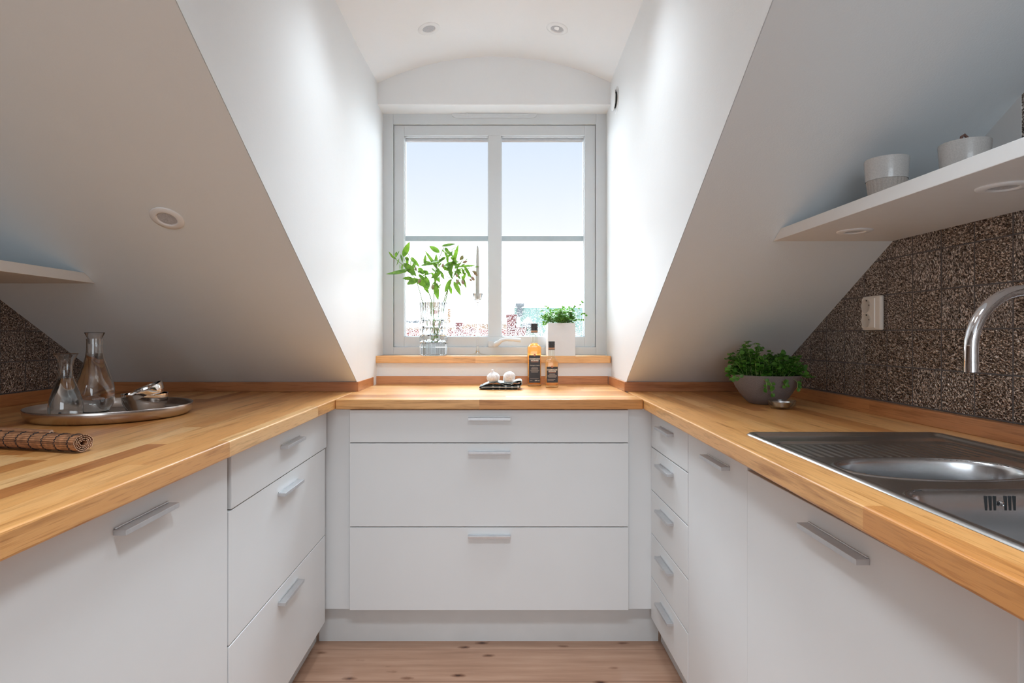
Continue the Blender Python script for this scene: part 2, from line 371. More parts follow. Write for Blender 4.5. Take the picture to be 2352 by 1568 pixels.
# ------------------------------------------------------------------ mesh helpers
class MB:
    def __init__(s): s.v = []; s.f = []; s.mi = []
    def add(s, vs, fs, mi=0):
        o = len(s.v); s.v += [tuple(p) for p in vs]; s.f += [tuple(i + o for i in f) for f in fs]; s.mi += [mi] * len(fs)
    def box(s, x0, x1, y0, y1, z0, z1, mi=0):
        s.add([(x0, y0, z0), (x1, y0, z0), (x1, y1, z0), (x0, y1, z0), (x0, y0, z1), (x1, y0, z1), (x1, y1, z1), (x0, y1, z1)],
              [(0, 3, 2, 1), (4, 5, 6, 7), (0, 1, 5, 4), (1, 2, 6, 5), (2, 3, 7, 6), (3, 0, 4, 7)], mi)
    def prism(s, poly, d, mi=0):
        """poly: list of Vectors (planar), d: extrusion Vector"""
        n = len(poly); a = [Vector(p) for p in poly]; b_ = [p + Vector(d) for p in a]
        fs = [tuple(range(n)), tuple(range(2 * n - 1, n - 1, -1))] + [(i, i + n, (i + 1) % n + n, (i + 1) % n) for i in range(n)]
        s.add(a + b_, fs, mi)
    def lathe(s, prof, seg=48, c=(0, 0, 0), shape=None, mi=0, cap0=True, cap1=True):
        vs = []
        for k, (r, z) in enumerate(prof):
            for i in range(seg):
                a = 2 * PI * i / seg
                rr = r if shape is None else r * shape(a, k, z)
                vs.append((c[0] + rr * math.cos(a), c[1] + rr * math.sin(a), c[2] + z))
        fs = []
        for k in range(len(prof) - 1):
            for i in range(seg):
                j = (i + 1) % seg
                fs.append((k * seg + i, k * seg + j, (k + 1) * seg + j, (k + 1) * seg + i))
        if cap0: fs.append(tuple(range(seg - 1, -1, -1)))
        if cap1: fs.append(tuple((len(prof) - 1) * seg + i for i in range(seg)))
        s.add(vs, fs, mi)
    def tube(s, pts, rad, seg=10, mi=0, closed_ends=True):
        pts = [Vector(p) for p in pts]; n = len(pts)
        if not hasattr(rad, '__len__'): rad = [rad] * n
        vs = []; up = None
        for k in range(n):
            t = (pts[min(k + 1, n - 1)] - pts[max(k - 1, 0)]).normalized()
            if up is None:
                up = t.orthogonal().normalized()
            up = (up - t * up.dot(t)).normalized(); w_ = t.cross(up)
            for i in range(seg):
                a = 2 * PI * i / seg
                vs.append(pts[k] + (up * math.cos(a) + w_ * math.sin(a)) * rad[k])
        fs = [(k * seg + i, k * seg + (i + 1) % seg, (k + 1) * seg + (i + 1) % seg, (k + 1) * seg + i) for k in range(n - 1) for i in range(seg)]
        if closed_ends: fs += [tuple(range(seg - 1, -1, -1)), tuple((n - 1) * seg + i for i in range(seg))]
        s.add(vs, fs, mi)
    def leaf(s, base, d, nrm, ln, wd, curl=.3, tip=1.6, n=6, mi=0, fold=.12):
        d = Vector(d).normalized(); nrm = Vector(nrm); nrm = (nrm - d * nrm.dot(d)).normalized(); sd = d.cross(nrm)
        vs = []; p = Vector(base); ang = 0
        for k in range(n + 1):
            t = k / n
            wv = wd * .5 * (math.sin(PI * min(1, t ** (1 / tip) * 1.0)) ** .8 if 0 < t < 1 else .04)
            dd = d * math.cos(ang) - nrm * math.sin(ang); nn = nrm * math.cos(ang) + d * math.sin(ang)
            vs += [p - sd * wv + nn * wv * fold * 2, p.copy(), p + sd * wv + nn * wv * fold * 2]
            p = p + dd * (ln / n); ang += curl / n
        fs = []
        for k in range(n):
            a = 3 * k; fs += [(a, a + 1, a + 4, a + 3), (a + 1, a + 2, a + 5, a + 4)]
        s.add(vs, fs, mi)
    def build(s, name, mats, parent=None, smooth=False, bevel=0, loc=None, angle=40, seg=2):
        me = bpy.data.meshes.new(name); me.from_pydata(s.v, [], s.f)
        if not isinstance(mats, (list, tuple)): mats = [mats]
        for m in mats: me.materials.append(m)
        me.polygons.foreach_set('material_index', s.mi)
        bm = bmesh.new(); bm.from_mesh(me); bmesh.ops.recalc_face_normals(bm, faces=bm.faces)
        bm.to_mesh(me); bm.free()
        if smooth:
            me.polygons.foreach_set('use_smooth', [True] * len(me.polygons))
            me.set_sharp_from_angle(angle=math.radians(angle))
        o = bpy.data.objects.new(name, me); C.objects.link(o)
        if loc is not None: o.location = loc
        if parent: o.parent = parent
        if bevel:
            b = o.modifiers.new('bevel', 'BEVEL'); b.width = bevel; b.segments = seg; b.limit_method = 'ANGLE'; b.angle_limit = math.radians(40)
            b.harden_normals = False
        me.update()
        return o
def tag(o, label=None, cat=None, group=None, kind=None):
    if label: o['label'] = label
    if cat: o['category'] = cat
    if group: o['group'] = group
    if kind: o['kind'] = kind
    return o
def empty(name, loc, label=None, cat=None, group=None, kind=None, rz=0):
    o = bpy.data.objects.new(name, None); C.objects.link(o); o.location = loc; o.rotation_euler.z = rz; o.empty_display_size = .05
    return tag(o, label, cat, group, kind)
def local(mb, root):
    """shift world coordinates of a builder into the root's local frame"""
    l = root.location; mb.v = [(x - l[0], y - l[1], z - l[2]) for x, y, z in mb.v]; return mb
def part(mb, name, m, root, **k): return local(mb, root).build(name, m, root, **k)
def struct(o, label, cat='wall'): return tag(o, label, cat, kind='structure')

# ------------------------------------------------------------------ key dimensions
ZC = .9; ZU = .9387; YK = 2.366           # worktop, upstand top, knee line
ML, MR = .585, .608                       # roof pitches left / right
XL, XR = -1.575, 1.103                    # tiled side walls
def zl(y): return ZU + ML * (YK - y)
def zr(y): return ZU + MR * (YK - y)
def chl(y): return -.567 if y < YK else -.567 + (y - YK) * .026
def chr_(y): return .525 + .0195 * (y - YK)
YB = 2.712                                # niche back wall
ZS = 1.0316                               # sill top
SPR = 2.309; RISE = .122; XCV = -.0095
RV = (.544 ** 2 + RISE ** 2) / (2 * RISE)
def zv(x): return SPR + RISE - (RV - math.sqrt(max(0, RV * RV - (x - XCV) ** 2)))

# ------------------------------------------------------------------ room shell
b = MB(); b.box(-1.8, 1.3, -3.3, 2.45, -.1, 0); struct(b.build('floor', M_floor), 'knotty oak plank floor between the cabinets', 'floor')
# side walls (tiled)
b = MB(); b.box(XL - .12, XL, -3.3, 2.5, 0, 2.6); struct(b.build('wall_left', M_tile), 'left wall with bronze embossed tiles above the worktop')
b = MB()
b.box(XR, XR + .12, -3.3, 2.5, 0, 1.40, 0)
b.box(XR, XR + .12, -3.3, 1.226, 1.40, 2.6, 0)
b.box(XR - .0012, XR + .12, 1.226, 2.5, 1.40, 2.6, 1)
struct(b.build('wall_right', [M_tile, M_wall]), 'right wall with bronze embossed tiles, white above the shelf')
# knee walls
b = MB(); b.box(XL, -.60, YK + .004, YK + .1, 0, 1.0); struct(b.build('wall_knee_left', M_slope), 'low wall under the left sloping ceiling')
b = MB(); b.box(.56, XR, YK + .004, YK + .1, 0, 1.0); struct(b.build('wall_knee_right', M_slope), 'low wall under the right sloping ceiling')
# sloping ceilings
YT = -.35
b = MB(); b.prism([(XL - .1, YK, ZU), (XL - .1, YT, zl(YT)), (XL - .1, YT, zl(YT) + .1), (XL - .1, YK + .1, ZU + .05)], (-.569 - XL + .1, 0, 0))
struct(b.build('ceiling_slope_left', M_slope), 'white sloping ceiling left of the dormer', 'ceiling')
b = MB()
pr = [(YK, ZU), (YT, zr(YT)), (YT, zr(YT) + .1), (YK + .1, ZU + .05)]
va = [(chr_(y) + .002, y, z) for y, z in pr] + [(XR + .1, y, z) for y, z in pr]
b.add(va, [(0, 1, 2, 3), (7, 6, 5, 4), (0, 4, 5, 1), (1, 5, 6, 2), (2, 6, 7, 3), (3, 7, 4, 0)])
struct(b.build('ceiling_slope_right', M_slope), 'white sloping ceiling right of the dormer', 'ceiling')
# dormer cheeks
def cheek(fx, sgn, zf, name, label):
    b = MB(); t = .04 * sgn
    A = [(YK, .5), (2.95, .5), (2.95, 2.7), (YK, 2.7)]
    B = [(YK, ZU), (YK, 2.7), (YT, 2.7), (YT, zf(YT))]
    for P in (A, B):
        v1 = [(fx(y), y, z) for y, z in P]; v2 = [(fx(y) + t, y, z + (.05 if i in (0, 3) and P is B else 0)) for i, (y, z) in enumerate(P)]
        b.add(v1 + v2, [(0, 1, 2, 3), (7, 6, 5, 4), (0, 4, 5, 1), (1, 5, 6, 2), (2, 6, 7, 3), (3, 7, 4, 0)])
    o = b.build(name, M_wall); struct(o, label)
cheek(chl, -1, zl, 'wall_dormer_left', 'white dormer side wall left of the window')
cheek(chr_, 1, zr, 'wall_dormer_right', 'white dormer side wall right of the window')
# vaulted dormer ceiling
b = MB(); n = 32; vs = []
for y in (YT, 2.95):
    for top in (0, 1):
        for i in range(n + 1):
            x = (chl(y) - .012) + (chr_(y) - chl(y) + .024) * i / n
            vs.append((x, y, zv(x) if not top else 2.55))
def q(j, k, i): return (j * 2 + k) * (n + 1) + i
fs = []
for i in range(n):
    fs += [(q(0, 0, i), q(0, 0, i + 1), q(1, 0, i + 1), q(1, 0, i)), (q(0, 1, i), q(1, 1, i), q(1, 1, i + 1), q(0, 1, i + 1)),
           (q(0, 0, i), q(0, 1, i), q(0, 1, i + 1), q(0, 0, i + 1)), (q(1, 0, i), q(1, 0, i + 1), q(1, 1, i + 1), q(1, 1, i))]
b.add(vs, fs)
struct(b.build('ceiling_dormer', M_ceil, smooth=True), 'white vaulted dormer ceiling with two spots', 'ceiling')
b = MB(); b.box(-1.8, 1.3, -3.3, YT + .0, 2.42, 2.55); struct(b.build('ceiling', M_ceil), 'flat white ceiling of the room behind', 'ceiling')
# rear wall of the room with an unseen opening added for fill light
b = MB(); b.box(-1.8, 1.3, -3.4, -3.2, 0, .7); b.box(-1.8, 1.3, -3.4, -3.2, 2.3, 2.6); b.box(-1.8, -1.3, -3.4, -3.2, .7, 2.3); b.box(.9, 1.3, -3.4, -3.2, .7, 2.3)
struct(b.build('wall_rear', M_wall), 'rear room wall with a wide opening added for fill light')
# niche back wall, fascia above the window
b = MB(); b.box(-.60, .57, YB, 2.95, .5, 1.0); struct(b.build('wall_back', M_wall), 'low white wall under the window sill')
b = MB(); b.box(-.60, .57, 2.73, 2.95, 2.205, 2.5); struct(b.build('wall_back_fascia', M_wall, bevel=.004), 'white arched wall panel above the window')

# ------------------------------------------------------------------ window
wr = empty('window_1', (-.012, 2.84, ZS), 'white two-pane window in the dormer', 'window', kind='structure')
b = MB()
for bx in ((-.570, -.504, 2.84, 2.93, ZS, 2.214), (.483, .545, 2.84, 2.93, ZS, 2.214), (-.504, .483, 2.84, 2.93, 2.155, 2.214), (-.504, .483, 2.84, 2.93, ZS, 1.070)):
    b.box(*bx)
part(b, 'window_frame', M_frame, wr, bevel=.0015)
b = MB()
SX = (-.5025, -.453, -.0404, .0213, .430, .4815)
for x0, x1, z0, z1 in ((SX[0], SX[1], 1.0715, 2.153), (SX[4], SX[5], 1.0715, 2.153), (SX[1], SX[4], 2.104, 2.153), (SX[1], SX[4], 1.0715, 1.1206), (SX[2], SX[3], 1.1206, 2.104)):
    b.box(x0, x1, 2.852, 2.925, z0, z1)
sash = part(b, 'sash', M_frame, wr, bevel=.0015)
for x0, x1 in ((SX[1], SX[2]), (SX[3], SX[4])):
    b = MB(); b.box(x0, x1, 2.905, 2.909, 1.1206, 2.104)
    o = b.build('pane', M_panewet); o.parent = sash; o.location = (-wr.location[0], -wr.location[1], -wr.location[2])
    b = MB(); b.box(x0, x1, 2.882, 2.897, 1.594, 1.619); b.box(x0, x0 + .006, 2.880, 2.882, 1.603, 1.612); b.box(x1 - .006, x1, 2.880, 2.882, 1.603, 1.612)
    part(b, 'glazing_rail', M_railgrey, wr, bevel=.001)
    b = MB(); b.box(x0 + .002, x1 - .002, 2.884, 2.898, 2.086, 2.1035); b.box(x0 + .006, x1 - .004, 2.882, 2.886, 2.090, 2.094)
    part(b, 'blind_cassette', M_alu, wr, bevel=.001)
    b = MB(); z0, z1 = 1.1206, 2.104                      # light glazing bead
    for bx in ((x0, x0 + .0035), (x1 - .0035, x1)): b.box(bx[0], bx[1], 2.868, 2.880, z0, z1)
    b.box(x0, x1, 2.868, 2.880, z0, z0 + .004); b.box(x0, x1, 2.868, 2.880, z1 - .004, z1)
    part(b, 'glazing_bead', M_white, wr)
# frame trickle vent
b = MB(); prof = []
xa, xb, zc_, hh = (1038 - 1141) / 471.8, (1233 - 1141) / 471.8, 1.127 + 505 / 471.8, .0135
pts = [(xa + .022 * (1 - math.cos(a)), zc_ + hh * math.sin(a)) for a in [PI / 2 * k / 6 for k in range(-6, 7)]][::1]
poly = [Vector((xa + .03 - .03 * math.cos(a), 2.832, zc_ + hh * math.sin(a))) for a in [-PI / 2 + PI * k / 10 for k in range(11)]]
poly += [Vector((xb - .03 + .03 * math.cos(a), 2.832, zc_ - hh * math.sin(a))) for a in [-PI / 2 + PI * k / 10 for k in range(11)]]
b.prism(poly, (0, .012, 0)); b.box(xa + .04, xb - .04, 2.829, 2.833, zc_ - .004, zc_ + .005); b.box(xa + .07, xa + .078, 2.827, 2.833, zc_ - .009, zc_ + .009)
part(b, 'trickle_vent', M_white, wr, bevel=.001)
# handle
b = MB(); k = 2.84 / 1340
b.box(-20 * k, 4 * k, 2.838, 2.853, 1.127 - 27 * k, 1.127 - 12.5 * k)
part(b, 'handle_plate', M_frame, wr, bevel=.002)
b = MB()
b.tube([(-3 * k, 2.845, 1.127 - 20 * k), (-3 * k, 2.808, 1.127 - 20 * k)], [.012, .012], 16)
P = [(-3, 2.812, -20), (3, 2.806, -17), (11, 2.802, -11), (20, 2.80, -9), (38, 2.80, -9.5), (54, 2.80, -11)]
b.tube([(p[0] * k, p[1], 1.127 + p[2] * k) for p in P], [.012, .0115, .009, .0085, .0085, .0085], 14)
part(b, 'handle', M_white, wr, smooth=True)
# oak sill
b = MB(); b.box(-.5635, .5275, 2.695, 2.85, 1.0, ZS)
part(b, 'window_sill', M_oakX, wr, bevel=.0015)

# ------------------------------------------------------------------ exterior
def bld(name, label, boxes, mats, roof=None):
    x0 = sum(bx[0] + bx[1] for bx in boxes[:1]) / 2; y0 = boxes[0][2]
    r = empty(name, (x0, y0, -14), label, 'building')
    b = MB()
    for bx in boxes: b.box(*bx)
    part(b, 'wall', mats[0], r)
    return r
def P2(px, py, Y): return ((px - 1141) * Y / 1340, Y, 1.127 - (py - 770) * Y / 1340)
b = MB(); b.box(-60, 60, 3.6, 120, -14.1, -14); tag(b.build('street_ground', M_ground), 'distant ground beyond the roofs', 'ground', kind='structure')
# green copper roofed house
Y = 16
x0 = P2(1187, 0, Y)[0]; r = empty('green_roof_building', (3, Y + 2, -14), 'building with pale green copper roof seen through the right pane', 'building')
b = MB(); b.box(x0 + .1, 7, Y + 1.0, Y + 6, -14, .2); part(b, 'wall', M_beige, r)
b = MB(); zt = P2(0, 706, Y + 2.2)[2]
b.prism([(x0, Y + .9, .1), (x0, Y + 2.2, zt), (x0, Y + 6.2, zt), (x0, Y + 6.2, .1)], (6.8, 0, 0))
part(b, 'roof', M_green, r)
b = MB(); a = P2(1187, 697, Y + 2.2); c = P2(1199, 740, Y + 2.2); b.box(a[0], c[0], Y + 2.0, Y + 2.6, .3, a[2]); b.box(a[0] - .04, c[0] + .06, Y + 1.95, Y + 2.65, a[2] - .08, a[2]); part(b, 'chimney', M_grey, r)
b = MB(); a = P2(1199, 743, Y + 1); c = P2(1213, 727, Y + 1); e = P2(1226, 743, Y + 1)
b.prism([(a[0], Y + .9, a[2]), (c[0], Y + .9, c[2]), (e[0], Y + .9, e[2])], (0, 1.2, 0)); part(b, 'roof_dormer', M_whitep, r)
b = MB(); b.box(a[0] + .03, e[0] - .05, Y + .92, Y + 1.9, a[2] - .10, a[2]); part(b, 'dormer_front', M_grey, r)
b = MB(); a = P2(1191, 728, Y + .6); b.tube([(a[0], Y + .5, .4), (a[0], Y + .5, a[2])], [.07, .05], 8); part(b, 'vent_pipe', M_whitep, r)
# near red roofs
Y = 9
r = empty('red_roof_building', (-.5, Y + 1, -14), 'building with red tiled roof low in both panes', 'building')
b = MB(); b.box(-2.2, .40, Y + 1.8, Y + 4, -14, .75); part(b, 'wall', M_beige, r)
b = MB(); z1 = P2(0, 757, Y + 2)[2]; b.prism([(-2.4, Y + 1.55, .6), (-2.4, Y + 2, z1), (-2.4, Y + 4.2, z1)], (2.82, 0, 0)); part(b, 'roof', M_red, r)
for (xa_, xb_, yt, D) in ((1048, 1060, 741, 10.6), (1080, 1085, 750, 10.8), (1165, 1186, 722, 10.5), (1188, 1208, 752, 10.3)):
    b = MB(); p = P2(xa_, yt, D); p2_ = P2(xb_, yt, D); b.box(p[0], p2_[0], D, D + .35, .6, p[2]); b.box(p[0] - .015, p2_[0] + .015, D - .02, D + .37, p[2] - .05, p[2] + .0)
    part(b, 'chimney', M_brick, r)
# beige blocks
def block(pxa, pxb, pyt, D, label, m1, m2, dep=8):
    a = P2(pxa, pyt, D); c = P2(pxb, pyt, D)
    r = empty('apartment_building', ((a[0] + c[0]) / 2, D + dep / 2, -14), label, 'building')
    b = MB(); b.box(a[0], c[0], D, D + dep, -14, a[2] - .35); part(b, 'wall', m1, r)
    b = MB(); b.prism([(a[0] - .1, D - .2, a[2] - .35), (a[0] - .1, D + dep / 2, a[2]), (a[0] - .1, D + dep + .2, a[2] - .35)], (c[0] - a[0] + .2, 0, 0)); part(b, 'roof', m2, r)
    return r
block(915, 1038, 738, 34, 'long beige building left of the vase in the left pane', M_beige, M_grey)
block(1044, 1182, 734, 46, 'beige building with dark roof windows right of the vase', M_beige, M_grey)
block(1027, 1034, 702, 60, 'thin beige tower behind the vase rim', M_beige, M_beige, 2)
block(900, 1010, 730, 75, 'far pale blocks on the left horizon', M_grey, M_grey)

# ------------------------------------------------------------------ worktops, upstands
def cxr(y): return .5206 - .0253 * (2.07 - y)       # front edge of the right worktop
YE = -.35
o = MB(); o.box(XL, -.574, YE, 2.36, .864, ZC); tag(o.build('worktop', M_oakY, bevel=.004, seg=3), 'oak butcher block worktop along the left wall', 'worktop')
o = MB(); o.box(-.5735, .5200, 2.07, YB + .004, .864, ZC); tag(o.build('worktop', M_oakX, bevel=.004, seg=3), 'short oak worktop under the window', 'worktop')
# right worktop, cut out for the sink
def sx(y, d): return cxr(y) + d
SY0, SY1 = .05, 1.352
HY0, HY1 = SY0 + .02, SY1 - .02
o = MB()
rows = [(YE, 0), (HY0, 1), (HY1, 0), (2.36, 0)]
def col(y, cut): return [cxr(y), cxr(y) + .088, 1.02, XR - .0]
vs = []; 
ys = [YE, HY0, HY1, 2.36]
for z in (.864, ZC):
    for y in ys:
        for x in col(y, 0): vs.append((x if not (y == 2.36 and x == cxr(y)) else x, y, z))
def id_(k, j, i): return k * 16 + j * 4 + i
fs = []
for j in range(3):
    for i in range(3):
        if i == 1 and j == 1: continue
        fs.append((id_(1, j, i), id_(1, j, i + 1), id_(1, j + 1, i + 1), id_(1, j + 1, i)))
        fs.append((id_(0, j, i), id_(0, j + 1, i), id_(0, j + 1, i + 1), id_(0, j, i + 1)))
for j in range(3):
    fs.append((id_(0, j, 0), id_(1, j, 0), id_(1, j + 1, 0), id_(0, j + 1, 0))); fs.append((id_(0, j, 3), id_(0, j + 1, 3), id_(1, j + 1, 3), id_(1, j, 3)))
for i in range(3):
    fs.append((id_(0, 0, i), id_(0, 0, i + 1), id_(1, 0, i + 1), id_(1, 0, i))); fs.append((id_(0, 3, i), id_(1, 3, i), id_(1, 3, i + 1), id_(0, 3, i + 1)))
fs.append((id_(0, 1, 1), id_(0, 1, 2), id_(1, 1, 2), id_(1, 1, 1))); fs.append((id_(0, 2, 1), id_(1, 2, 1), id_(1, 2, 2), id_(0, 2, 2)))
fs.append((id_(0, 1, 1), id_(1, 1, 1), id_(1, 2, 1), id_(0, 2, 1))); fs.append((id_(0, 1, 2), id_(0, 2, 2), id_(1, 2, 2), id_(1, 1, 2)))
o.add(vs, fs)
tag(o.build('worktop', M_oakY, bevel=.004, seg=3), 'oak butcher block worktop with the inset sink along the right wall', 'worktop')

def ups(bx, m, label, nn):
    b = MB(); b.box(*bx); struct(b.build('trim_%d' % nn, m, bevel=.0012), label, 'trim')
ups((XL, XL + .012, YE, 2.36, ZC, ZU), M_upY, 'oak upstand along the left tiled wall', 1)
ups((XL + .012, -.5596, 2.358, 2.374, ZC, ZU), M_upX, 'oak upstand under the left sloping ceiling', 2)
ups((-.576, -.5596, 2.374, 2.70, ZC, ZU), M_upY, 'short oak upstand on the left niche side', 3)
ups((-.5596, .5163, 2.704, 2.718, ZC, ZU), M_upX, 'oak upstand at the back under the sill', 4)
ups((.5163, .535, 2.374, 2.70, ZC, ZU), M_upY, 'short oak upstand on the right niche side', 5)
ups((.5163, XR - .02, 2.358, 2.374, ZC, ZU), M_upX, 'oak upstand under the right sloping ceiling', 6)
ups((XR - .021, XR, YE, 2.36, ZC, ZU), M_upY, 'oak upstand along the right tiled wall', 7)

# ------------------------------------------------------------------ cabinets
XFL, XFR, YF = -.611, .557, 2.09
HD, HH = .0215, .0092
def front_x(root, x, sgn, y0, y1, z0, z1, name, hy=None, hz=None, t=.018, proud=0, hm=M_alu):
    """drawer or door front whose face lies in the plane X = x and faces sgn"""
    f = MB(); xs = sorted((x + sgn * proud, x - sgn * t)); f.box(xs[0], xs[1], y0, y1, z0, z1)
    fo = part(f, name, M_cab, root, bevel=.0015)
    if hy:
        h = MB(); xx = sorted((x + sgn * proud, x + sgn * (proud + HD)))
        h.box(xx[0], xx[1], hy[0], hy[1], hz - HH, hz)
        h.box(*sorted((x + sgn * proud, x + sgn * (proud + .003))), hy[0] + .002, hy[1] - .002, hz, hz + .0025)
        ho = h.build('handle', hm, fo, bevel=.0008); ho.data.transform(Matrix.Translation(-root.location))
        ho['label'] = 'brushed aluminium bar handle'
    return fo
ZT = .861
G = .0016
# left drawer unit
r = empty('drawer_cabinet', (-.9, 1.71, .0), 'white base cabinet with three drawers along the left worktop', 'cabinet')
b = MB(); b.box(XL + .06, XFL - .02, 1.335, 2.05, .108, .863); part(b, 'body', M_cabbody, r)
front_x(r, XFL, 1, 1.34, 2.088, .726 + G, ZT, 'drawer', (1.642, 1.800), .816, proud=.002)
front_x(r, XFL, 1, 1.331, 2.076, .417 + G, .726 - G, 'drawer', (1.628, 1.790), .6865)
front_x(r, XFL, 1, 1.331, 2.076, .108, .417 - G, 'drawer', (1.628, 1.790), .381)
# left door unit
r = empty('door_cabinet', (-.9, 1.01, .0), 'white base cabinet door with long handle below the bamboo mat', 'cabinet')
b = MB(); b.box(XL + .06, XFL - .02, .70, 1.322, .108, .863); part(b, 'body', M_cabbody, r)
front_x(r, XFL, 1, .700, 1.3235, .108, ZT, 'door', (.9286, 1.0848), .8172)
r = empty('door_cabinet', (-.9, .2, .0), 'white base cabinet at the near end of the left worktop', 'cabinet')
b = MB(); b.box(XL + .06, XFL - .02, -.33, .697, .108, .863); part(b, 'body', M_cabbody, r)
front_x(r, XFL, 1, -.30, .697, .108, ZT, 'door', (.20, .36), .8172)
# right five-drawer unit
r = empty('drawer_cabinet', (.83, 1.90, .0), 'narrow white base cabinet with five small drawers', 'cabinet')
b = MB(); b.box(XFR + .02, XR - .05, 1.705, 2.05, .108, .863); part(b, 'body', M_cabbody, r)
zz = [.862, .726, .5713, .4153, .2584, .108]; hz = [.817, .690, .535, .377, .219]
for i in range(5):
    front_x(r, XFR, -1, 1.7005, 2.106, zz[i + 1] + G, zz[i] - G, 'drawer', (1.838, 1.985), hz[i])
r = empty('door_cabinet', (.83, 1.5, .0), 'tall narrow white door between the five small drawers and the wide sink door', 'cabinet')
b = MB(); b.box(XFR + .02, XR - .05, 1.37, 1.695, .108, .863); part(b, 'body', M_cabbody, r)
front_x(r, XFR, -1, 1.2975, 1.6965, .108, .862, 'door', (1.3925, 1.5430), .8125)
r = empty('sink_cabinet', (.83, .95, .0), 'wide white door set slightly lower below the sink', 'cabinet')
b = MB(); b.box(XFR + .02, XR - .05, .64, 1.29, .108, .66); part(b, 'body', M_cabbody, r)
front_x(r, XFR, -1, .6215, 1.2944, .06, .828, 'door', (.868, 1.040), .794, proud=.0015)
r = empty('door_cabinet', (.83, .15, .0), 'white front at the near end of the right worktop', 'cabinet')
b = MB(); b.box(XFR + .02, XR - .05, -.33, .61, .108, .66); part(b, 'body', M_cabbody, r)
front_x(r, XFR + .01, -1, -.30, .6175, .108, .862, 'door', (-.10, .05), .8125)
# back wide drawer unit
r = empty('drawer_cabinet', (-.02, 2.35, .0), 'wide white cabinet with three full-width drawers under the window', 'cabinet')
b = MB(); b.box(-.52, .462, YF + .02, 2.65, .145, .863); part(b, 'body', M_cabbody, r)
xa, xb = (803 - 1141) * YF / 1340, (1443.5 - 1141) * YF / 1340
for z1, z0, hzv in ((.8612, .7418, .8338), (.7418, .4407, .7134), (.4407, .1413, .4146)):
    f = MB(); f.box(xa, xb, YF, YF + .018, z0 + G, z1 - G); fo = part(f, 'drawer', M_cab, r, bevel=.0012)
    h = MB(); h.box(-.102, .049, YF - HD, YF, hzv - HH, hzv); h.box(-.101, .048, YF - .004, YF, hzv, hzv + .002)
    ho = h.build('handle', M_alu, fo, bevel=.0008); ho.data.transform(Matrix.Translation(-r.location)); ho['label'] = 'brushed aluminium bar handle'
# fillers and plinths
b = MB(); b.box(XFL - .018, xa - .001, YF + .016, YF + .032, .14, .863); tag(b.build('filler_panel', M_cab), 'narrow white corner panel left of the wide drawers', 'panel')
b = MB(); b.box(xb + .001, XFR + .0178, YF + .016, YF + .032, .14, .863); tag(b.build('filler_panel', M_cab), 'narrow white corner panel right of the wide drawers', 'panel')
b = MB(); b.box(-.655, .5955, 2.151, 2.167, 0, .1445); tag(b.build('plinth', M_plinth), 'scuffed white plinth under the wide drawers', 'plinth')
b = MB(); b.box(-.681, -.665, -.3, 2.1505, 0, .107); tag(b.build('plinth', M_plinth), 'grey-white plinth under the left cabinets', 'plinth')
b = MB(); b.box(.605, .621, -.3, 2.1505, 0, .107); tag(b.build('plinth', M_plinth), 'white plinth under the right cabinets', 'plinth')

# ------------------------------------------------------------------ shelves
b = MB()
ZB0, ZB1 = 1.389, 1.4166
def ysr(z): return YK - (z - ZU) / MR
def ysl(z): return YK - (z - ZU) / ML
b.prism([(.769, YE, ZB0), (.769, ysr(ZB0) - .001, ZB0), (.769, ysr(ZB1) - .001, ZB1), (.769, YE, ZB1)], (XR - .002 - .769, 0, 0))
shr = tag(b.build('wall_shelf', M_shelf, bevel=.001), 'long white shelf on the right wall above the tiles', 'shelf')
b = MB(); b.prism([(-1.573, YE, 1.285), (-1.573, ysl(1.285) - .001, 1.285), (-1.573, ysl(1.3125) - .001, 1.3125), (-1.573, YE, 1.3125)], (1.573 - 1.2205, 0, 0))
tag(b.build('wall_shelf', M_shelf, bevel=.001), 'white shelf end on the left wall above the carafes', 'shelf')

# ------------------------------------------------------------------ recessed spots
def spot(loc, nrm, label, rad=.041, deep=False, lit=0):
    """flat ring with recessed lens, axis along nrm (pointing out of the ceiling)"""
    r = empty('recessed_spotlight', loc, label, 'light', 'recessed spotlights')
    r.rotation_euler = Vector(nrm).to_track_quat('Z', 'Y').to_euler()
    b = MB()
    b.lathe([(rad, 0), (rad, .0015), (rad * .97, .003), (rad * .64, .0042), (rad * .60, .0038), (rad * .57, .0005), (rad * .50, -.0)], 48, cap0=False, cap1=False)
    b.build('ring', M_ring, r, smooth=True, angle=60)
    b = MB(); b.lathe([(rad * .56, .0012), (rad * .3, .0004 if deep else .0010), (.0008, .0002 if deep else .0008)], 32, cap0=False)
    b.build('lens', M_lens, r, smooth=True)
    if lit:
        l = bpy.data.lights.new('spot_lamp', 'SPOT'); l.energy = lit; l.spot_size = math.radians(118); l.spot_blend = 1.0; l.shadow_soft_size = .16; l.color = (.80, .91, 1)
        o = bpy.data.objects.new('spot_lamp', l); C.objects.link(o); o.location = Vector(loc) + Vector((0, 0, -.05)); o.rotation_euler = (0, 0, 0)
    return r
nl = Vector((0, -ML, -1)).normalized()
spot((-.860, 1.522, zl(1.522)), nl, 'recessed spot in the left sloping ceiling', .0415)
for x, l in ((-.283, 'recessed spot in the vault, left of the two'), (.252, 'recessed spot in the vault, right of the two')):
    a = math.asin((x - XCV) / RV); zc_ = zv(x); y = 1340 * (zc_ - 1.127) / 704.5
    spot((x, y, zc_), (-math.sin(a), 0, -math.cos(a)), l, .046, True, lit=6)
    for y2, l2 in ((1.80, 'middle of the vault'), (.40, 'end of the vault nearest the camera')):       # unseen extra spots, added to brighten worktops and side fronts
        spot((x, y2, zc_), (-math.sin(a), 0, -math.cos(a)), 'added fill spot in the %s, %s one' % (l2, 'left' if x < 0 else 'right'), .046, True, lit=19 if y2 > 1 else 60)
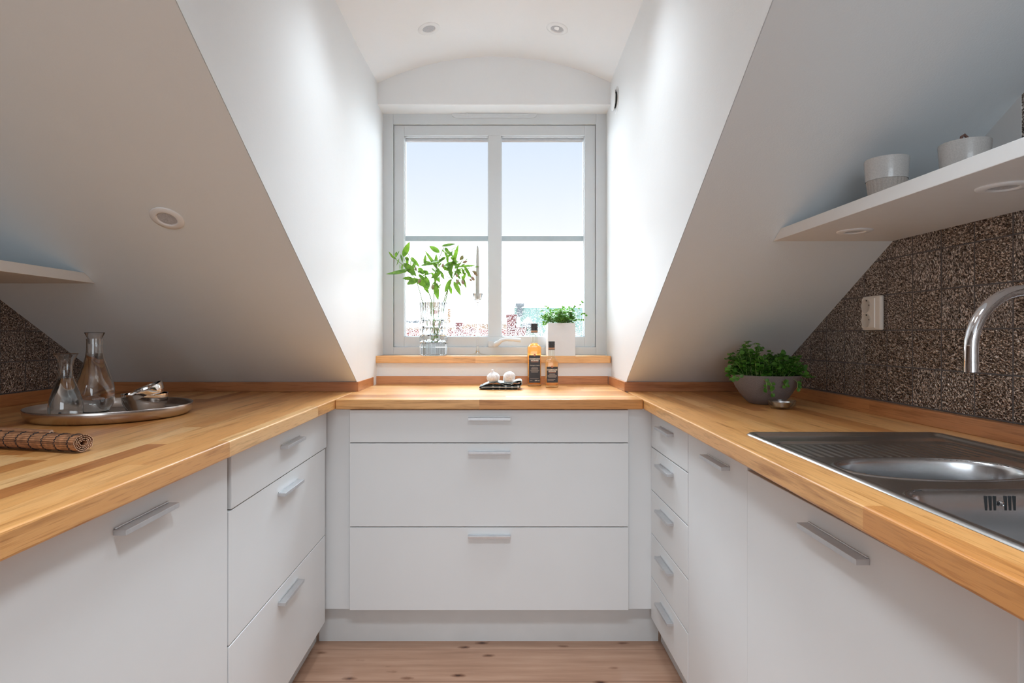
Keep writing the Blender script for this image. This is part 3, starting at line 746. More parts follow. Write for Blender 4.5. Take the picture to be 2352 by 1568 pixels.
spot((.8975, 1.463, ZB0), (0, 0, -1), 'recessed spot under the right shelf, nearer the sloping ceiling', .040)
spot((.892, 1.027, ZB0), (0, 0, -1), 'recessed spot under the right shelf, cut by the photo edge', .040)
# round air valve on the right cheek
r = empty('air_valve', (chr_(2.575), 2.575, 2.165), 'round white air valve on the right dormer wall', 'vent')
b = MB(); b.lathe([(.056, 0), (.056, .003), (.045, .006), (.03, .004)], 40, cap0=False, cap1=False); o = b.build('ring', M_ring, r, smooth=True); 
o.rotation_euler = (0, -PI / 2, 0)
b = MB(); b.lathe([(.040, .012), (.046, .015), (.044, .018), (.02, .021), (.001, .0215)], 40); o = b.build('disc', M_ring, r, smooth=True); o.rotation_euler = (0, -PI / 2, 0)
b = MB(); b.lathe([(.034, .001), (.034, .012)], 32); o = b.build('throat', M_dark, r); o.rotation_euler = (0, -PI / 2, 0)

# ------------------------------------------------------------------ wall outlet
Y0, Y1, Z0, Z1 = 1.659, 1.742, 1.142, 1.242; XO = XR - .0125
r = empty('double_wall_outlet', (XR, (Y0 + Y1) / 2, Z0), 'cream double power outlet on the bronze tiles', 'outlet')
b = MB(); b.box(XO, XR, Y0, Y1, Z0, Z1); part(b, 'cover', M_outlet, r, bevel=.005, seg=3)
b = MB(); b.box(XO - .003, XO + .004, Y0 + .022, Y1 - .002, Z0 + .006, Z1 - .006); part(b, 'socket_panel', M_outlet, r, bevel=.0025)
for zc_ in (Z0 + .029, Z1 - .029):
    o = MB(); o.lathe([(.0205, 0), (.0205, .0018), (.0185, .0022), (.0180, .0008), (.0172, .0004)], 40, cap0=False)
    ob = o.build('socket', M_outletd, r, smooth=True); ob.rotation_euler = (0, -PI / 2, 0); ob.location = (XO - .003 - XR, Y1 - .024 - (Y0 + Y1) / 2, zc_ - Z0)
    for cx_, cy_ in ((.0160, -.003), (.002, -.0160)):
        d = MB(); d.box(cx_ - .0022, cx_ + .0022, cy_ - .0022, cy_ + .0022, .0004, .0016); d.build('contact', M_dark, ob)

# ------------------------------------------------------------------ sink
r = empty('kitchen_sink', (.8, .7, ZC), 'stainless steel inset sink with drainer and two bowls', 'sink')
# deck as a height field with bowls
def rrect(x, y, x0, x1, y0, y1, rr):
    """signed distance to rounded rect (negative inside)"""
    cx, cy = (x0 + x1) / 2, (y0 + y1) / 2; qx = abs(x - cx) - (x1 - x0) / 2 + rr; qy = abs(y - cy) - (y1 - y0) / 2 + rr
    return min(max(qx, qy), 0) + math.hypot(max(qx, 0), max(qy, 0)) - rr
def sm(a, b_, t):
    t = max(0, min(1, (t - a) / (b_ - a))); return t * t * (3 - 2 * t)
def sink_shape(u, y):
    """u: distance from front edge line; returns height above worktop"""
    W = 1.036 - .585
    d = rrect(u, y, 0, .452, SY0, SY1, .03)
    h = .0035 * sm(0, -.004, d) if d < 0 else 0
    h = .0038 * (1 - sm(-.004, 0, d))
    # step down inside rim
    h -= .0070 * (1 - sm(-.026, -.012, d))
    # drainer recess
    d2 = min(rrect(u, y, .024, .405, 1.104, 1.262, .035), rrect(u, y, .355, .405, .90, 1.262, .022))
    inrec = 1 - sm(-.006, .003, d2)
    h -= .0035 * inrec
    if inrec > .5:
        if y > 1.1:
            ph = (u - .045) / .0187; g = abs(ph - round(ph))
            if .04 < u < .385: h += .0016 * (1 - sm(.0, .26, g)) * sm(1.108, 1.122, y) * (1 - sm(1.235, 1.25, y))
    return h
b = MB(); us = []; 
def spaced(a, b_, n): return [a + (b_ - a) * i / n for i in range(n + 1)]
us = spaced(0, .452, 150); yys = spaced(SY0, .40, 20) + spaced(.405, .85, 60) + spaced(.853, 1.352, 190)
nu = len(us)
for y in yys:
    for u in us:
        b.v.append((cxr(y) + .068 + u, y, ZC + .0005 + sink_shape(u, y)))
for j in range(len(yys) - 1):
    for i in range(nu - 1):
        b.f.append((j * nu + i, j * nu + i + 1, (j + 1) * nu + i + 1, (j + 1) * nu + i)); b.mi.append(0)
# round off the outer corners: drop faces beyond the rounded rectangle
keep_f = []
def uv(i): 
    return us[i % nu], yys[i // nu]
b.f = [f for f in b.f if all(rrect(*uv(i), 0, .452, SY0, SY1, .03) < .0025 for i in f)]
def e_oval(u, y): return (abs((u - .187) / .150) ** 2.3 + abs((y - 1.006) / .083) ** 2.3) ** (1 / 2.3)
b.f = [f for f in b.f if not (all(e_oval(*uv(i)) < 1.02 for i in f) or all(rrect(*uv(i), .030, .42, .44, .868, .05) < .001 for i in f))]
b.mi = [0] * len(b.f)
so = part(b, 'deck', M_steel, r, smooth=True, angle=80)
bpy.context.view_layer.update()
def bowl_rings(name, rings, hd):
    """rings: list of (list of (u, y), z)"""
    bb = MB(); nn = len(rings[0][0])
    for pts, z in rings:
        for (u, y) in pts: bb.v.append((cxr(y) + .068 + u, y, ZC + .0005 + hd + z))
    for k in range(len(rings) - 1):
        for i in range(nn):
            j = (i + 1) % nn; bb.f.append((k * nn + i, k * nn + j, (k + 1) * nn + j, (k + 1) * nn + i)); bb.mi.append(0)
    bb.f.append(tuple((len(rings) - 1) * nn + i for i in range(nn))); bb.mi.append(0)
    return part(bb, name, M_bowl, r, smooth=True, angle=50)
def oval(sc_): 
    out = []
    for i in range(96):
        a = 2 * PI * i / 96; c, s_ = math.cos(a), math.sin(a); rr = 1 / ((abs(c) ** 2.3 + abs(s_) ** 2.3) ** (1 / 2.3))
        out.append((.187 + .150 * sc_ * rr * c, 1.006 + .083 * sc_ * rr * s_))
    return out
def rr_pts(d, x0=.030, x1=.42, y0=.44, y1=.868, r0=.05):
    out = []; rr = r0 + d if d > -.04 else .012
    cc = (x1 + d - rr, y1 + d - rr), (x0 - d + rr, y1 + d - rr), (x0 - d + rr, y0 - d + rr), (x1 + d - rr, y0 - d + rr)
    for q_, (cx_, cy_) in enumerate(cc):
        for i in range(13):
            a = PI / 2 * q_ + PI / 2 * i / 12; out.append((cx_ + rr * math.cos(a), cy_ + rr * math.sin(a)))
    return out
bowl_rings('small_bowl', [(oval(1.085), -.0002), (oval(1.055), .0018), (oval(1.02), .0014), (oval(1.0), -.002), (oval(.985), -.008), (oval(.97), -.04), (oval(.95), -.095), (oval(.90), -.118), (oval(.75), -.128), (oval(.3), -.131)], -.0032)
bowl_rings('large_bowl', [(rr_pts(.008), -.0006), (rr_pts(.005), .0008), (rr_pts(.002), .0006), (rr_pts(0), -.002), (rr_pts(-.003), -.008), (rr_pts(-.006), -.06), (rr_pts(-.010), -.125), (rr_pts(-.022), -.145), (rr_pts(-.039), -.150)], -.0032)
for i, xc in enumerate((.7246, .7311, .7376, .7536, .7601, .7668)):
    b = MB(); b.box(xc - .0015, xc + .0015, .8628, .8670, ZC - .032, ZC - .0105); part(b, 'overflow_slot', M_dark, r, bevel=.0007)
b = MB(); b.lathe([(.0040, 0), (.0036, .002), (.001, .003)], 16); o = b.build('overflow_screw', M_chrome, r, smooth=True); o.rotation_euler = (PI / 2, 0, 0); o.location = (.7456 - .8, .8625 - .7, -.0215)

# faucet
FX, FY, R_ = .797, .98, .0965
r = empty('kitchen_faucet', (FX + 2 * R_, FY + .01, ZC), 'chrome swan-neck tap over the sink', 'tap')
b = MB(); cz = 1.106
P = [(FX, FY, 1.083), (FX, FY, cz)] + [(FX + R_ - R_ * math.cos(t), FY + .01 * (1 - math.cos(t)) / 2, cz + R_ * math.sin(t)) for t in [PI * k / 24 for k in range(1, 25)]] + [(FX + 2 * R_, FY + .01, .96)]
b.tube(P, .0103, 24, closed_ends=True); part(b, 'spout', M_chrome, r, smooth=True)
b = MB(); b.tube([(FX, FY, 1.0655), (FX, FY, 1.0825)], .0105, 24); part(b, 'aerator', M_chrome, r, smooth=True)
b = MB(); b.lathe([(.024, -.002), (.024, .004), (.020, .008), (.020, .085), (.017, .09)], 32); b.build('base', M_chrome, r, smooth=True)
b = MB(); b.tube([(0, -.018, .06), (0, -.045, .075), (0, -.085, .09)], [.008, .006, .005], 12); b.build('lever', M_chrome, r, smooth=True)

# ------------------------------------------------------------------ shelf pots
def spiral_pot(loc, rad, h, label, knob=False):
    r = empty('ceramic_jar' if knob else 'ceramic_cup', loc, label, 'jar' if knob else 'cup')
    zb = h * .54
    b = MB(); b.lathe([(rad * .93, zb), (rad, h - .004), (rad * .99, h), (rad * .95, h), (rad * .90, zb + .01), (.001, zb + .008)], 56, cap0=False); b.build('glazed_band', M_ceramic, r, smooth=True, angle=50)
    b = MB(); sh = lambda a, k, z: 1 + .018 * abs(math.sin(a * 14)) - .01
    b.lathe([(rad * .62, 0), (rad * .68, .004), (rad * .80, zb * .4), (rad * .905, zb), (rad * .7, zb + .004)], 168, shape=sh); 
    lo = b.build('fluted_base', [M_raw, M_rawdark], r, smooth=True, angle=60)
    for i, p in enumerate(lo.data.polygons):
        a = math.atan2(p.center[1], p.center[0]) * 14 / PI; f = a - math.floor(a)
        if (f < .07 or f > .93) and p.center.z > .006: p.material_index = 1
    if knob:
        b = MB(); b.lathe([(rad * .94, h - .004), (rad * .9, h - .0005), (.012, h + .001), (.001, h + .001)], 40, cap0=False); b.build('lid', M_raw, r, smooth=True)
        b = MB(); pts = [(-.008, 0, h), (-.006, 0, h + .014), (0, 0, h + .018), (.006, 0, h + .012), (.008, 0, h)]; b.tube(pts, .0028, 8); b.build('knob', M_leather, r, smooth=True)
    return r
spiral_pot((.872, 1.305, ZB1), .0435, .103, 'speckled white cup with bare fluted base on the right shelf')
spiral_pot((.958, 1.195, ZB1), .0445, .103, 'speckled white lidded jar with small brown knob on the right shelf', True)

# ------------------------------------------------------------------ vase and flowers
SY = 2.768
def X_(px, Y): return (px - 1141) * Y / 1340
def Z_(py, Y): return 1.127 - (py - 770) * Y / 1340
vx = X_(996, SY)
r = empty('crystal_vase', (vx, SY, ZS), 'cut crystal vase holding green stems on the window sill', 'vase')
H = .250; Rv = .067; NF = 12
b = MB()
def vshape(a, k, z):
    seg = 2 * PI / NF; t = (a % seg) / seg - .5
    fac = math.cos(PI / NF) / math.cos(t * seg)
    if z > .168: return 1 + .018 * math.cos(24 * a)
    return .4 + .6 * fac + .035 * math.cos(2 * PI * t)
prof = [(.060, 0), (.0655, .004), (.066, .056), (.061, .062), (.0605, .064)]
z = .064
for k in range(3):
    prof += [(.066, z + .005), (.0675, z + .017), (.066, z + .029), (.0605, z + .034)]; z += .0345
prof += [(.0625, z + .003), (.064, z + .012), (.067, H - .004), (.066, H)]
inner = [(.060, H), (.0585, H - .003), (.0545, .19), (.050, .10), (.044, .066), (.038, .060), (.001, .058)]
b.lathe(prof + inner, NF * 8, shape=vshape)
b.build('glass_body', M_crystal, r, smooth=True, angle=25)

fr_ = empty('cut_flowers', (vx, SY, ZS + .06), 'green leafy lily stems with pinkish buds standing in the crystal vase', 'flowers')
def pxp(px, py, dy=0): Y = SY + dy; return Vector((X_(px, Y), Y, Z_(py, Y)))
stems = [
    ([(992, 780, 0), (980, 730, .0), (971, 696, .01), (958, 650, .0), (940, 622, -.02), (905, 592, -.04)], 0),
    ([(993, 782, .005), (992, 700, .01), (984, 670, .01), (975, 645, 0), (952, 612, -.01), (934, 575, -.02)], 1),
    ([(1000, 780, -.01), (996, 700, -.01), (998, 660, -.02), (1000, 625, -.02), (1012, 585, -.03), (1020, 568, -.03)], 2),
    ([(997, 782, .01), (1018, 697, -.01), (1032, 655, -.02), (1045, 628, -.03), (1060, 600, -.05), (1066, 590, -.05)], 3),
    ([(1002, 778, 0), (1022, 696, .01), (1034, 650, .01), (1050, 625, 0), (1072, 618, -.02), (1084, 612, -.03)], 4),
]
def interp(P, n=20):
    out = []
    m = len(P) - 1
    for i in range(n + 1):
        t = i / n * m; k = min(int(t), m - 1); f = t - k
        p0, p1, p2, p3 = P[max(k - 1, 0)], P[k], P[k + 1], P[min(k + 2, m)]
        out.append(.5 * ((2 * p1) + (p2 - p0) * f + (2 * p0 - 5 * p1 + 4 * p2 - p3) * f * f + (3 * p1 - p0 - 3 * p2 + p3) * f ** 3))
    return out
for pts, _ in stems:
    P = interp([pxp(*p) for p in pts]); b = MB(); b.tube(P, [.0028 - .0014 * i / 20 for i in range(21)], 8); part(b, 'stem', M_stem, fr_, smooth=True)
# leaves: (base px, tip px, width px, depth)
LV = [((944, 618), (889, 636), 13, -.05), ((905, 594), (893, 578), 5, -.05), ((908, 590), (914, 577), 8, -.05), ((926, 590), (940, 556), 15, -.04), ((932, 590), (938, 600), 10, -.03), ((928, 604), (956, 634), 18, -.04),
      ((944, 590), (962, 612), 10, -.02), ((950, 640), (925, 640), 12, -.03), ((960, 640), (935, 655), 18, -.04), ((953, 640), (985, 662), 14, -.05), ((966, 610), (1000, 604), 8, -.01), ((975, 608), (977, 585), 8, 0), ((972, 600), (994, 608), 10, 0),
      ((976, 634), (986, 660), 13, -.04), ((975, 645), (962, 630), 12, 0), ((1008, 622), (977, 576), 9, -.02), ((1002, 618), (1001, 582), 10, -.01), ((1010, 580), (987, 565), 13, -.03), ((1014, 565), (1046, 562), 10, -.04), ((1022, 568), (1032, 585), 9, -.04),
      ((1008, 615), (998, 646), 14, -.05), ((1000, 648), (1004, 686), 15, -.05), ((1012, 628), (990, 636), 11, -.03), ((1030, 628), (1042, 598), 10, -.03), ((1040, 608), (1052, 562), 10, -.04), ((1030, 600), (1038, 640), 12, -.05), ((1036, 640), (1022, 672), 12, -.04),
      ((1042, 646), (1058, 676), 13, -.05), ((1046, 640), (1060, 660), 8, -.03), ((1032, 655), (1038, 676), 9, -.02), ((1052, 612), (1092, 609), 6, -.03), ((1060, 632), (1074, 664), 8, -.05), ((1065, 610), (1086, 640), 9, -.03), ((1020, 612), (1045, 600), 10, -.02),
      ((1024, 590), (1010, 600), 9, 0), ((1035, 590), (1050, 600), 10, -.01), ((990, 625), (1012, 650), 9, -.01), ((1012, 628), (1022, 644), 6, -.05), ((1028, 575), (1040, 592), 9, 0), ((960, 615), (975, 628), 12, .0), ((955, 600), (946, 620), 9, .01), ((1048, 595), (1036, 612), 11, 0),
      ((1044, 618), (1058, 600), 10, .01), ((1070, 625), (1060, 650), 8, 0), ((985, 630), (970, 622), 12, -.03), ((1005, 605), (1020, 590), 8, .01), ((972, 655), (985, 672), 9, -.03)]
b = MB()
for (a, t, wpx, dy) in LV:
    A = pxp(a[0], a[1], dy * .6); T = pxp(t[0], t[1], dy + rnd.uniform(-.012, .012)); d = T - A; ln = d.length
    nrm = Vector((rnd.uniform(-.5, .5), -1, rnd.uniform(0, .8)))
    b.leaf(A, d, nrm, ln * 1.04, wpx * SY / 1340 * .92, curl=rnd.uniform(-.5, .6), tip=1.25, n=7)
for (cx_, cy_, sx_, sy_, nn_) in ((935, 612, 16, 16, 9), (972, 632, 16, 16, 14), (1010, 618, 14, 18, 12), (1040, 622, 18, 20, 18), (1030, 585, 14, 12, 10), (1072, 622, 12, 14, 8), (912, 592, 6, 6, 4), (1002, 648, 12, 12, 6)):
    for i in range(nn_):
        A = pxp(rnd.gauss(cx_, sx_ * .55), rnd.gauss(cy_, sy_ * .55), rnd.uniform(-.05, .02)); az = rnd.uniform(0, 2 * PI)
        D = Vector((math.cos(az), rnd.uniform(-.8, .3), math.sin(az) * .9 + .15)); ln = rnd.uniform(.022, .050)
        b.leaf(A, D, (rnd.uniform(-.9, .9), rnd.uniform(-1, -.1), rnd.uniform(-.2, .9)), ln, ln * rnd.uniform(.2, .36), curl=rnd.uniform(-.8, 1.2), tip=1.25, n=7)
part(b, 'foliage', M_leaf, fr_, smooth=True, angle=80)
for (px, py, s, tx, ty) in ((1056, 598, 9, 5, -7), (1062, 603, 8, 7, -2), (1048, 627, 7, 1, 5), (1060, 642, 9, 3, 6), (1053, 640, 8, -2, 6), (1084, 622, 8, 6, 3), (1088, 628, 7, 4, 2), (1082, 634, 9, 3, 4), (1018, 604, 7, -1, 7), (966, 638, 9, -2, 6), (954, 612, 7, 1, 6), (994, 652, 9, 0, 8), (1078, 640, 6, 3, 3)):
    b = MB(); A = pxp(px, py, -.045); D = Vector((tx, -2, -ty)).normalized(); k = SY / 1340
    b.tube([A, A + D * s * .35 * k, A + D * s * .8 * k, A + D * s * 1.3 * k, A + D * s * 1.6 * k], [.0006, s * .30 * k, s * .42 * k, s * .30 * k, .0005], 8)
    part(b, 'flower_bud', M_bud, fr_, smooth=True)
# fine bud stalks
b = MB()
for (a, t) in (((1045, 628), (1058, 600)), ((1045, 630), (1062, 642)), ((1060, 610), (1085, 622)), ((1064, 622), (1082, 634)), ((1012, 625), (1018, 604)), ((960, 640), (966, 638)), ((944, 595), (955, 612)), ((998, 660), (995, 652)), ((938, 622), (926, 590)), ((985, 670), (976, 634)), ((996, 670), (1004, 650)), ((1032, 655), (1040, 608)), ((1000, 625), (1006, 600)), ((975, 645), (966, 610))):
    b.tube([pxp(*a, -.02), pxp((a[0] + t[0]) / 2 - 1, (a[1] + t[1]) / 2 - 2, -.03), pxp(*t, -.04)], .0009, 6)
part(b, 'bud_stalks', M_stem, fr_, smooth=True)

# ------------------------------------------------------------------ candle holder and candle
cx = X_(1097, SY)
r = empty('glass_candlestick', (cx, SY, ZS), 'tall slender clear glass candlestick on the window sill', 'candle holder')
b = MB()
prof = [(.0095, .0125), (.0085, .019), (.0060, .026), (.0047, .05), (.0042, .10), (.0030, .16), (.0026, .22), (.0032, .243), (.008, .254), (.018, .262), (.0228, .278), (.0240, .293), (.0235, .294), (.0215, .290), (.0150, .268), (.0120, .266), (.001, .2655)]
b.lathe(prof, 48)
b.build('glass_stem_and_cup', M_glass, r, smooth=True, angle=60)
b = MB(); b.lathe([(.0590, 0), (.0598, .0012), (.045, .004), (.022, .008), (.012, .0125), (.0095, .0125)], 64); b.build('foot', M_tglass, r, smooth=True, angle=60)
r = empty('taper_candle', (cx, SY, ZS + .267), 'grey-white taper candle in the glass candlestick', 'candle')
b = MB(); b.lathe([(.0100, 0), (.0098, .02), (.0092, .12), (.0060, .232), (.0035, .250), (.0012, .254)], 32); b.build('wax', M_candle, r, smooth=True)
b = MB(); b.tube([(0, 0, .252), (.0008, 0, .257), (-.001, 0, .262), (.0025, 0, .266)], .0009, 6); b.build('wick', M_candle, r, smooth=True)

# ------------------------------------------------------------------ white square pot + herb
r = empty('square_planter', (X_(1290, 2.706) , 2.770, ZS), 'matte white square planter on the window sill', 'planter')
b = MB(); w2_, h_ = .0635, .1535
b.box(-w2_, w2_, -w2_, -w2_ + .005, 0, h_); b.box(-w2_, w2_, w2_ - .005, w2_, 0, h_); b.box(-w2_, -w2_ + .005, -w2_ + .005, w2_ - .005, 0, h_); b.box(w2_ - .005, w2_, -w2_ + .005, w2_ - .005, 0, h_); b.box(-w2_ + .005, w2_ - .005, -w2_ + .005, w2_ - .005, 0, .01)
b.build('pot', M_pot, r, bevel=.0008)
b = MB(); b.box(-w2_ + .0055, w2_ - .0055, -w2_ + .0055, w2_ - .0055, .010, h_ - .012); b.build('soil', M_soil, r)
def herb(root, cen, rx, ry, n, hmax, leafr, mleaf, mstem, rn, humps=None, droop=.25, zmin=0, side=1.0, sprigs=(), sl=.0095):
    bs = MB(); bl = MB()
    for ps in sprigs:
        P = interp([Vector(p) for p in ps], 8); bs.tube(P, .0007, 5)
        for t in (4, 5, 6, 7, 8, 8):
            az = rn.uniform(0, 2 * PI); bl.leaf(P[t], (math.cos(az), -.3, math.sin(az)), (rn.uniform(-.4, .4), -1, .6), sl, sl * .92, curl=.3, tip=1.0, n=5)
    for i in range(n):
        a = rn.uniform(0, 2 * PI); q_ = math.sqrt(rn.random())
        sx_, sy_ = cen[0] + rx * q_ * math.cos(a), cen[1] + ry * q_ * math.sin(a); hm = hmax
        if humps: hm = hmax * humps((sx_ - cen[0]) / rx)
        hgt = hm * rn.uniform(.35, 1.0); lean = Vector((math.cos(a), math.sin(a), 0)) * (q_ * rx * rn.uniform(.1, .9) * side)
        p0 = Vector((sx_, sy_, cen[2])); p1 = p0 + lean * .4 + Vector((0, 0, hgt * .6)); p2_ = p0 + lean + Vector((rn.uniform(-.01, .01), rn.uniform(-.01, .01), hgt))
        if rn.random() < droop: p2_.z -= hgt * rn.uniform(.5, 1.15); p2_ += lean * .7 + Vector((math.cos(a), math.sin(a), 0)) * .012
        P = [p0.lerp(p1, t).lerp(p1.lerp(p2_, t), t) for t in (0, .25, .5, .75, 1)]
        bs.tube(P, .0006, 5)
        for t in (.45, .6, .75, .88, 1.0):
            for sgn in (-1, 1):
                q0 = p0.lerp(p1, t).lerp(p1.lerp(p2_, t), t)
                if q0.z < zmin: continue
                az = rn.uniform(0, 2 * PI); d = Vector((math.cos(az), math.sin(az), rn.uniform(-.2, .5))); s_ = leafr * rn.uniform(.7, 1.25)
                bl.leaf(q0, d, (rn.uniform(-.6, .6), rn.uniform(-1.1, .1), 1), s_ * 2, s_ * 1.9, curl=rn.uniform(-.3, .6), tip=1.0, n=5)
    bs.build('stems', mstem, root, smooth=True)
    bl.build('foliage', mleaf, root, smooth=True, angle=80)
hr = empty('potted_herb', (r.location[0], r.location[1], ZS + h_ - .014), 'bright green small-leaved herb growing in the square planter', 'plant')
SPR1 = [[pxp(p[0], p[1], -.02) - hr.location for p in ps] for ps in ([(1300, 745), (1322, 722), (1334, 700), (1336, 694)], [(1300, 745), (1326, 725), (1340, 718), (1347, 722)], [(1275, 745), (1262, 728), (1252, 724), (1246, 726)], [(1278, 745), (1262, 738), (1252, 744), (1250, 742)], [(1300, 745), (1318, 735), (1332, 732), (1338, 733)], [(1280, 745), (1270, 722), (1262, 710), (1254, 704)], [(1290, 745), (1288, 720), (1292, 708), (1294, 703)], [(1300, 745), (1312, 720), (1318, 708), (1320, 704)])]
herb(hr, (0, 0, 0), .058, .052, 92, .088, .0080, M_herb, M_hstem, random.Random(3), droop=.1, sprigs=SPR1)
# ------------------------------------------------------------------ stone bowl with herb
BX, BY = .897, 1.95
r = empty('stone_bowl', (BX, BY, ZC), 'grey-brown stone bowl planted with herbs on the right worktop', 'bowl')
b = MB()
b.lathe([(.045, 0), (.052, .002), (.072, .022), (.092, .052), (.106, .084), (.110, .096), (.108, .0975), (.103, .095), (.095, .07), (.001, .066)], 72, shape=lambda a, k, z: 1 + .012 * math.sin(2 * a + .5) * min(1, z / .05))
b.build('bowl_body', M_stone, r, smooth=True, angle=50)
b = MB(); b.lathe([(.090, .062), (.093, .080), (.05, .086), (.001, .088)], 40); b.build('soil', M_soil, r, smooth=True)
hr = empty('herb_mound', (BX, BY, ZC + .080), 'dark green mounded herb spilling over the stone bowl', 'plant')
def hump(t): return .52 + .80 * math.exp(-((t + .55) / .30) ** 2) + .40 * math.exp(-((t - .5) / .35) ** 2)
SPR2 = (((-.07, -.03, .01), (-.115, -.04, .03), (-.142, -.04, .042)), ((-.07, -.05, .01), (-.11, -.06, .012), (-.132, -.06, .006)), ((-.05, -.09, .01), (-.05, -.115, .0), (-.048, -.118, -.028)), ((-.04, -.09, .01), (-.035, -.118, -.005), (-.033, -.118, -.035)), ((.045, -.09, .01), (.05, -.11, .0), (.05, -.114, -.018)), ((.09, -.03, .02), (.11, -.03, .03), (.115, -.03, .045)), ((-.04, 0, .06), (-.03, 0, .092), (-.022, 0, .103)), ((.04, 0, .04), (.055, 0, .075), (.06, 0, .088)), ((0, -.09, .01), (.01, -.113, 0), (.012, -.114, -.012)))
herb(hr, (0, 0, 0), .088, .078, 340, .098, .0076, M_herbd, M_hstem, random.Random(11), humps=hump, droop=.20, side=.45, sprigs=SPR2, sl=.013)
# glass tealight dish
r = empty('glass_tealight_holder', (.881, 1.805, ZC), 'small thick clear glass dish beside the stone bowl', 'candle holder')
b = MB(); b.lathe([(.027, 0), (.030, .001), (.036, .012), (.0405, .024), (.0400, .0265), (.0375, .0265), (.030, .012), (.024, .006), (.001, .005)], 56); b.build('glass_body', M_tglass, r, smooth=True, angle=60)
b = MB(); b.lathe([(.0225, .0062), (.0235, .0075), (.0270, .0215), (.0262, .0217), (.0245, .015), (.001, .0140)], 40); o = b.build('metal_cup', simple('tealight_foil', (.82, .82, .84), .25, metal=1), r, smooth=True, angle=50); o['label'] = 'thin silver metal cup'

